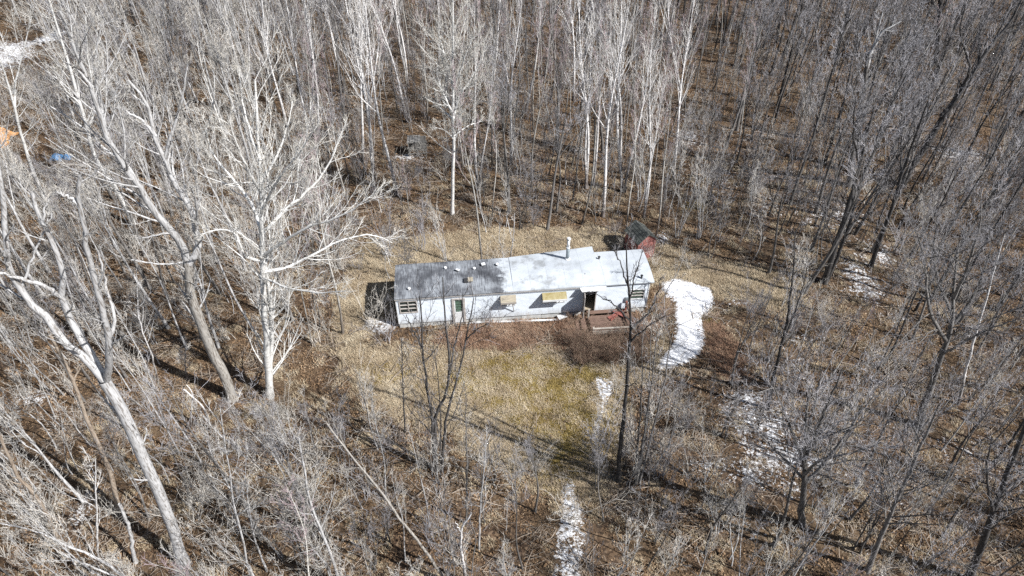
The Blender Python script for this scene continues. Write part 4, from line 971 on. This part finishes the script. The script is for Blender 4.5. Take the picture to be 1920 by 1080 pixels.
BIRCHES = [  # base px,py, direction of the top px at py=0 level, height, label
    (545, 275, 505, 14.5, 'white birch showing over the top of the big poplar crown'),
    (586, 262, 545, 14.0, 'double white birch right of the big poplar crown, leaning left'),
    (598, 268, 590, 14.5, 'brush topped white birch right of the double leaning one'),
    (701, 350, 655, 16.0, 'tall white birch at the front left of the birch group behind the clearing'),
    (681, 306, 668, 15.0, 'white birch standing just behind the front left birch'),
    (745, 365, 690, 16.0, 'curving white birch between the front left birch and the collapsed blind'),
    (690, 212, 690, 14.0, 'twin stemmed birch far behind the front left birches'),
    (763, 228, 715, 14.0, 'leaning thin birch above the collapsed blind'),
    (766, 168, 735, 13.5, 'far thin birch above and behind the collapsed blind'),
    (920, 190, 936, 14.5, 'lone white birch with a bushy top right of the oval poplar crown'),
    (958, 306, 985, 13.5, 'thin white birch right of the oval crowned poplar'),
    (897, 358, 898, 13.5, 'thin straight birch just right of the oval crowned poplar trunk'),
    (985, 215, 1030, 14.0, 'far birch leaning right beyond the thin white one'),
    (1098, 354, 1090, 15.0, 'white birch at the left of the clump above the chimney'),
    (1112, 350, 1130, 13.5, 'thin birch second from left in the clump above the chimney'),
    (1130, 408, 1190, 16.0, 'stout curving white birch in the clump above the chimney'),
    (1168, 362, 1185, 15.5, 'straight white birch at the right of the clump above the chimney'),
    (1163, 325, 1170, 14.0, 'birch half hidden behind the straight one above the chimney'),
    (1206, 412, 1235, 12.5, 'slender birch between the birch clump and the red shed'),
    (1262, 335, 1285, 14.0, 'white birch at the border of the dark right woods'),
    (1280, 200, 1262, 13.0, 'far white birch behind the border birch'),
    (470, 190, 430, 14.0, 'distant white birch over the upper left woods'),
    (1075, 190, 1080, 14.0, 'distant birch directly over the chimney'),
    (640, 150, 600, 14.0, 'distant birch top left of the front birch group'),
    (822, 140, 820, 13.5, 'distant birch left behind the oval crowned poplar')]
for k, (bx, by, tx, h, lb) in enumerate(BIRCHES):
    b = P(bx, by); v = k % 5; sc = h / PROTO['birch'][v][3]
    # lean so that the stem heads for tx where it leaves the frame
    t = P(tx, 0, Y=b[1]); lx = (t[0] - b[0]) / max(t[2], 4.)
    place_proto('birch', v, b[0], b[1], sc, rng.uniform(-.6, .6), (0, math.atan(lx)), 'birch_tree', lb, 'birch')
    TREES.append((b[0], b[1]))

# ------------------------------------------------------------------ the rest of the woods
TP = np.array(TREES)
def no_go(x, y):
    """clearing, trailer, path and snow stay free of trees"""
    s_, g_, _, _ = masks(x, y)
    tx, ty = x - TO[0], y - TO[1]; c, s2 = math.cos(ANG), math.sin(ANG); u, v = c * tx + s2 * ty, -s2 * tx + c * ty
    tr_ = (u > -1.2) & (u < LEN + 1) & (v > -3.2) & (v < DEP + 1.0)
    return tr_ | (g_ > .55) | (sdf(SNOW_BIG, x, y) > -.7) | (sdf(SNOW_PATH, x, y) > -.4)
PROT = [(672, 425, 1345, 700), (760, 640, 1140, 790), (840, 560, 1180, 800), (480, 330, 640, 735), (330, 400, 450, 735), (220, 760, 330, 1040), (1385, 735, 1490, 880), (-40, 60, 75, 125), (-20, 225, 25, 270), (95, 286, 140, 308), (750, 250, 812, 292), (1580, 490, 1650, 560), (1030, 890, 1100, 1080), (835, 230, 870, 395)]
def occl_limit(x, y):
    """tallest a tree here may be without standing in front of the trailer and lawn"""
    hmax = np.full(x.shape, 99.)
    for h in np.arange(.5, 18, .5):
        px, py = pix(x, y, h)
        for x0, y0, x1, y1 in PROT:
            bad = (px > x0 - 25) & (px < x1 + 15) & (py > y0) & (py < y1)
            bx, by = pix(x, y, 0); bad &= (by > y1 - 60) 
            hmax = np.where(bad & (hmax > h), h, hmax)
    return hmax
def scatter(n, x0, x1, y0, y1, dens, mind, prev=None):
    x = rng.uniform(x0, x1, n); y = rng.uniform(y0, y1, n); keep = rng.uniform(0, 1, n) < dens(x, y); x, y = x[keep], y[keep]
    ok = ~no_go(x, y); x, y = x[ok], y[ok]; px = [] if prev is None else list(map(tuple, prev)); cell = {}
    def cells(p): return int(p[0] // mind), int(p[1] // mind)
    for p in px: cell.setdefault(cells(p), []).append(p)
    out = []
    for p in zip(x, y):
        cx, cy = cells(p); good = True
        for i in (-1, 0, 1):
            for j in (-1, 0, 1):
                for q in cell.get((cx + i, cy + j), ()):
                    if (q[0] - p[0]) ** 2 + (q[1] - p[1]) ** 2 < mind * mind: good = False
        if good: cell.setdefault((cx, cy), []).append(p); out.append(p)
    return np.array(out)
def tree_dens(x, y):
    px, py = pix(x, y); d = np.full(x.shape, .8)
    d = np.where((py > 700) & (px > 640) & (px < 1400), .35, d)
    d = np.where((px > 1230) & (py > 180), .30, d)
    d = np.where((px > 330) & (px < 770) & (py > 250) & (py < 620), .22, d)
    return d
pts = scatter(11000, -75, 78, 6, 125, tree_dens, 1.45, TREES)
hl = occl_limit(pts[:, 0], pts[:, 1])
bx, by = pix(pts[:, 0], pts[:, 1])
far_pts = {}
def far_add(key, x, y, sc):
    far_pts.setdefault(key, []).append((x, y, sc))
order = np.argsort(np.hypot(pts[:, 0], pts[:, 1]))
cnt = {'pole_tree': 0, 'aspen_tree': 0, 'bare_tree': 0, 'young_tree': 0}
DESC = {'aspen': 'slender tree with small mauve top', 'aspenp': 'slender pale tree with whitish twigs', 'poleg': 'thin grey pole tree', 'poled': 'thin dark pole tree',
    'bareg': 'bare grey forked tree', 'bared': 'bare dark forked tree', 'barep': 'bare forked tree with pale twiggy crown', 'sapp': 'whippy pale sapling', 'sapg': 'whippy grey sapling'}
def where(px, py):
    if py > 700 and 640 < px < 1400: return 'in the thicket left of the snowy path' if px < 1060 else 'in the thicket right of the snowy path'
    if px <= 560:
        return ('in the far upper left woods' if py < 130 else 'around the orange and blue tarpaulins' if py < 330 and px < 280 else 'behind the big white poplar' if py < 400 else 'beside the furrowed old trunk' if py < 760
            else 'below the furrowed old trunk' if px > 345 else 'around the big smooth pale tree')
    if px < 1260:
        return ('beyond the front birches' if py < 190 else 'around the collapsed blind') if px < 800 else ('far behind the oval crowned poplar' if py < 200 else 'beside the oval crowned poplar') if px < 1000 else ('far beyond the birch clump' if py < 230 else 'around the birch clump above the chimney')
    if py < 150: return 'at the far top of the right woods'
    if py < 340: return 'left of the crooked black tree' if px < 1660 else 'right of the crooked black tree'
    if py < 520: return 'behind the big snow patch' if px < 1500 else 'beyond the twin stemmed dark tree'
    if py < 760: return 'just right of the big snow patch' if px < 1560 else 'around the white dead birch'
    return 'around the low spreading tree' if px < 1640 else 'in the bottom right corner woods'
def lab(key, h, px, py):
    sz = ('short ' if h < 4 else 'tall ' if h > 5.6 else '') if key[:3] == 'sap' else ('tall ' if h > 12.2 else 'low ' if h < 9.5 else '')
    wd = sz + DESC[key] + ' ' + where(px, py)
    return wd, wd.replace('tree', 'trees', 1).replace('sapling', 'saplings', 1)
CAT = {'pole_tree': 'tree', 'aspen_tree': 'tree', 'bare_tree': 'tree', 'young_tree': 'sapling'}
def put(kind, reg, key, x, y, h):
    v = int(rng.integers(0, len(PROTO[key]))); sc = h / PROTO[key][v][3]
    tx, ty = pix(np.array([x]), np.array([y]), np.array([h * .6])); px, py = pix(np.array([x]), np.array([y]))
    inview = (-40 < tx[0] < 1960 and -30 < ty[0] < 1110) or (0 < px[0] < 1920 and 0 < py[0] < 1080)
    if inview and cnt[kind] < 295:
        cnt[kind] += 1; lb, gp = lab(key, h, float(px[0]), float(py[0]))
        place_proto(key, v, x, y, sc, rng.uniform(0, 6.28), tuple(rng.normal(0, .045, 2)), kind, lb, CAT[kind], gp)
    else: far_add(key, x, y, (sc, v))
for i in order:
    x, y = pts[i]; px, py = bx[i], by[i]; lim = hl[i]; u = rng.uniform()
    reg = 'front' if (py > 700 and 640 < px < 1400) else 'back' if (560 < px < 1260) else 'left' if px <= 560 else 'right'
    if reg == 'back': kind, key = (('aspen_tree', 'aspen') if u < .42 else ('pole_tree', 'poleg') if u < .78 else ('bare_tree', 'bareg'))
    elif reg == 'left': kind, key = (('aspen_tree', 'aspenp') if u < .28 else ('bare_tree', 'barep') if u < .52 else ('pole_tree', 'poleg') if u < .72 else ('bare_tree', 'bareg'))
    elif reg == 'right': kind, key = (('bare_tree', 'bared') if u < .2 else ('bare_tree', 'bareg') if u < .42 else ('pole_tree', 'poled') if u < .72 else ('pole_tree', 'poleg') if u < .92 else ('aspen_tree', 'aspen'))
    else: kind, key = (('bare_tree', 'bareg') if u < .5 else ('aspen_tree', 'aspenp'))
    h = rng.uniform(8.5, 14.5) * (1 if reg != 'front' else .6)
    if reg == 'left' and y < 26: h *= rng.uniform(.55, .9)
    if reg == 'right' and y < 30: h *= rng.uniform(.6, .95)
    if h > lim - .5:
        h = lim - .5
    if h < 3.0: continue
    put(kind, reg, key, x, y, h)
sp = scatter(9000, -48, 50, 8, 75, lambda x, y: np.where(y < 27, .8, np.where(y < 45, .5, .3)), 1.0, list(map(tuple, pts)))
hl2 = occl_limit(sp[:, 0], sp[:, 1]); sx_, sy_ = pix(sp[:, 0], sp[:, 1])
for i in np.argsort(np.hypot(sp[:, 0], sp[:, 1])):
    x, y = sp[i]; px, py = sx_[i], sy_[i]; lim = hl2[i]
    reg = 'front' if (py > 700 and 640 < px < 1400) else 'back' if (560 < px < 1260) else 'left' if px <= 560 else 'right'
    h = min(rng.uniform(3.0, 7.0), lim - .4)
    if h < 1.5: continue
    if y < 27 and rng.uniform() < .35 and lim > 6:      # straight poles among the whips
        put('pole_tree', reg, 'aspenp' if px < 900 or rng.uniform() < .3 else 'poleg', x, y, min(rng.uniform(5.5, 9.5), lim - .4)); continue
    put('young_tree', reg, 'sapp' if (reg == 'left' or rng.uniform() < .35) else 'sapg', x, y, h)
# everything past the limits, and the trees outside the frame, as one mass
keys = list(far_pts); src = []; base = {}
for k in keys:
    base[k] = len(src); src += [v[2] for v in PROTO[k]]
fp, fr, fs, fi = [], [], [], []
for k in keys:
    for x, y, (sc, v) in far_pts[k]:
        fp.append((x, y, float(ground_z(x, y)) - .03)); fr.append((rng.normal(0, .04), rng.normal(0, .04), rng.uniform(0, 6.28))); fs.append(sc); fi.append(base[k] + v)
instancer('deep_woods', fp, fr, fs, fi, src, kind='stuff', label='deep bare woods that fade into one mass of trunks and twigs', category='woods')

# ------------------------------------------------------------------ ground cover
def litter_clump(n, rad, size, mat, seed):
    r_ = np.random.default_rng(seed); a = r_.uniform(0, 6.28, n); d = rad * np.sqrt(r_.uniform(0, 1, n))
    c = np.stack([d * np.cos(a), d * np.sin(a), r_.uniform(.01, .05, n)], 1)
    t = r_.uniform(0, 6.28, n); tl = r_.normal(0, .35, (n, 2)); s_ = size * r_.uniform(.5, 1.3, n)[:, None]
    u = np.stack([np.cos(t), np.sin(t), tl[:, 0]], 1) * s_; v = np.stack([-np.sin(t), np.cos(t), tl[:, 1]], 1) * s_ * .65
    V = np.stack([c - u, c - v, c + u, c + v], 1).reshape(-1, 3); V[:, 2] = np.maximum(V[:, 2], .004)
    return raw_mesh('leaf_clump', V, np.arange(4 * n).reshape(-1, 4), mats=[mat], smooth=False)
def tuft(n, rad, h, mat, seed, wid=.012, flat=.9):
    r_ = np.random.default_rng(seed); a = r_.uniform(0, 6.28, n); d = rad * np.sqrt(r_.uniform(0, 1, n)); c = np.stack([d * np.cos(a), d * np.sin(a), np.zeros(n)], 1)
    b = r_.uniform(0, 6.28, n); le = h * r_.uniform(.5, 1.2, n); fl = flat * r_.uniform(.4, 1.3, n)
    dr = np.stack([np.cos(b) * fl, np.sin(b) * fl, np.ones(n)], 1); dr /= np.linalg.norm(dr, axis=1)[:, None]
    sd = np.stack([-np.sin(b), np.cos(b), np.zeros(n)], 1) * wid; m_ = c + dr * (le * .6)[:, None]; tp = c + dr * le[:, None] * 1.0; tp[:, 2] -= le * .25 * fl
    tp[:, 2] = np.maximum(tp[:, 2], .02)
    V = np.stack([c - sd, c + sd, m_ + sd * .8, m_ - sd * .8, tp], 1).reshape(-1, 3); k = np.arange(n)[:, None] * 5
    return raw_mesh('tuft', V, k + np.array([[0, 1, 2, 3]]), k + np.array([[3, 2, 4]]), mats=[mat], smooth=False)
def sticks(n, seed):
    r_ = np.random.default_rng(seed); a = r_.uniform(0, 6.28, n); d = .9 * np.sqrt(r_.uniform(0, 1, n)); c = np.stack([d * np.cos(a), d * np.sin(a), r_.uniform(.02, .12, n)], 1)
    t = r_.uniform(0, 6.28, n); L = r_.uniform(.3, 1.4, n)
    u = np.stack([np.cos(t), np.sin(t), r_.normal(0, .12, n)], 1) * L[:, None]
    Pp = np.stack([c - u / 2, c + r_.normal(0, .04, c.shape), c + u / 2], 1); Pp[..., 2] = np.maximum(Pp[..., 2], .01)
    return mesh_from('sticks', [(Pp, np.full((n, 3), .009) * r_.uniform(.6, 1.8, n)[:, None], 3, 0)], [M['t_stick']])
def cloud(n, x0, x1, y0, y1, wfun):
    """points over the visible ground, denser near the camera"""
    v = rng.uniform(0, 1, n); y = y0 + (y1 - y0) * v; x = rng.uniform(x0, x1, n)
    px, py = pix(x, y); ok = (px > -60) & (px < 1980) & (py > -40) & (py < 1130); x, y = x[ok], y[ok]
    wv = wfun(x, y); ok = rng.uniform(0, 1, len(x)) < wv; x, y = x[ok], y[ok]
    tx, ty = x - TO[0], y - TO[1]; c, s2 = math.cos(ANG), math.sin(ANG); u, vv = c * tx + s2 * ty, -s2 * tx + c * ty
    ok = ~((u > -.1) & (u < LEN + .1) & (vv > -.12) & (vv < DEP + .1)); return x[ok], y[ok]
def lay(name, label, cat, x, y, srcs, s0, s1, tilt=.12, dz=0.):
    n = len(x); z = ground_z(x, y) + dz
    instancer(name, np.stack([x, y, z], 1), np.stack([rng.normal(0, tilt, n), rng.normal(0, tilt, n), rng.uniform(0, 6.28, n)], 1), rng.uniform(s0, s1, n), rng.integers(0, len(srcs), n), srcs, kind='stuff', label=label, category=cat)
def w_leaf(x, y):
    s_, g_, o_, r_ = masks(x, y); return np.clip(1 - g_ * .75, 0, 1) * np.where(s_ > .5, .03, np.where(s_ > .25, .35, 1.)) * np.where(y < 60, 1., .5)
x, y = cloud(42000, -62, 62, 11, 84, w_leaf)
lay('fallen_leaves', 'brown fallen leaves covering the woodland floor', 'leaves', x, y, [litter_clump(44, .42, .043, M['leaf'], k) for k in range(6)], .8, 1.3)
def w_straw(x, y):
    s_, g_, o_, r_ = masks(x, y); return np.clip(g_ * 1.1 - r_ * .6, .03, 1) * np.where(s_ > .5, .03, 1.) * np.clip(1.15 - o_ * 1.3, 0, 1)
x, y = cloud(60000, -22, 30, 12, 48, w_straw)
lay('dry_grass', 'matted straw coloured grass of the clearing', 'grass', x, y, [tuft(95, .30, .24, M['straw'], 20 + k, .0075, 1.1) for k in range(4)], .7, 1.3)
def w_ol(x, y):
    s_, g_, o_, r_ = masks(x, y); return np.clip(o_ * 1.8 - .3, 0, 1) * np.where(s_ > .5, .05, 1.)
x, y = cloud(60000, -10, 14, 16, 45, w_ol)
lay('olive_grass', 'mustard and olive green grass patches on the lawn', 'grass', x, y, [tuft(90, .28, .15, M['olive'], 40 + k, .0075, 1.1) for k in range(3)], .7, 1.2)
def w_rust(x, y):
    s_, g_, o_, r_ = masks(x, y); return np.clip(r_ * 1.4 - .35, 0, 1) * np.where(s_ > .5, .0, 1.)
x, y = cloud(60000, -10, 20, 18, 36, w_rust)
lay('rusty_weeds', 'rust brown dead weeds along the front of the mobile home', 'weeds', x, y, [tuft(60, .30, .30, M['rustgrass'], 60 + k, .0075, 1.) for k in range(3)], .7, 1.3)
x, y = cloud(26000, -10, 20, 18, 36, lambda x, y: w_rust(x, y) * .13)
hb_ = occl_limit(x, y)
lay('rusty_brush', 'low reddish brambles before the deck', 'brush', x, y, [p[2] for p in PROTO['shrubr']], .22, .42)
x, y = cloud(2500, 3.6, 7.8, 26.0, 28.1, lambda x, y: .075)
lay('deck_brush', 'brown bramble tangle against the front of the deck', 'brush', x, y, [p[2] for p in PROTO['shrubr']], .25, .5)
x, y = cloud(4200, -62, 62, 11, 84, lambda x, y: w_leaf(x, y) * .8)
lay('fallen_sticks', 'dead sticks strewn over the woodland floor', 'sticks', x, y, [sticks(26, 80 + k) for k in range(4)], .7, 1.4)
def w_shrub(x, y):
    px, py = pix(x, y); s_, g_, o_, r_ = masks(x, y)
    d = np.where(px < 620, .19, .10) * np.where((py > 640) & (px < 1500) & (px > 560), 1.6, 1.) * np.where(y > 50, .45, 1.)
    clump = .5 + .5 * np.sin(x * .7 + 1.3 * np.sin(y * .45)) * np.sin(y * .8 + 1.1 * np.sin(x * .5))
    d = d * (.35 + .9 * clump) * np.where(s_ > .45, .2, 1.) * np.clip(1.05 - g_, np.where(y > 31.5, .30, .04), 1)
    return np.where(occl_limit(x, y) < 1.6, d * .1, d)
x, y = cloud(11000, -62, 62, 9, 84, w_shrub)
left = pix(x, y)[0] < 640
for nm, sel, keyss, lb in (('pale_undergrowth', left, ['shrubp'], 'tangled pale undergrowth of the left woods'), ('grey_undergrowth', ~left, ['shrubg', 'shrubp'], 'tangled grey undergrowth of the right and rear woods')):
    lay(nm, lb, 'undergrowth', x[sel], y[sel], [p[2] for k in keyss for p in PROTO[k]], .6, 1.25)
for k, (px, py, key, sc, lb) in enumerate([
    (1196, 494, 'shrubg', .9, 'bare shrub against the shaded side of the red shed'), (1226, 500, 'shrubp', .8, 'bare shrub at the right front corner of the red shed'),
    (1160, 470, 'shrubp', .8, 'pale shrub between the mobile home roof and the red shed'), (725, 640, 'shrubg', 1.1, 'twiggy shrub at the left front corner of the mobile home'),
    (700, 612, 'shrubp', 1.2, 'pale shrub in the shade at the left end of the mobile home'), (790, 470, 'shrubg', 1.3, 'dark shrub behind the left part of the mobile home'),
    (735, 480, 'shrubg', 1.4, 'grey shrub behind the left rear corner of the mobile home'), (1230, 640, 'shrubp', 1.3, 'pale shrub between the deck and the big snow patch'),
    (1245, 600, 'shrubr', 1.0, 'brownish shrub at the right end of the mobile home'), (1440, 720, 'shrubg', 1.5, 'dark bush at the foot of the dark slim tree by the snow')]):
    q = P(px, py); v = k % 3
    o = thing('bare_shrub', lb, 'shrub', (q[0], q[1], float(ground_z(q[0], q[1])) - .02), k * 1.3); o.scale = (sc,) * 3
    link('stems', PROTO[key][v][0], o); link('twigs', PROTO[key][v][1], o)
print('counts', cnt, 'far', len(fp), 'litter ok')
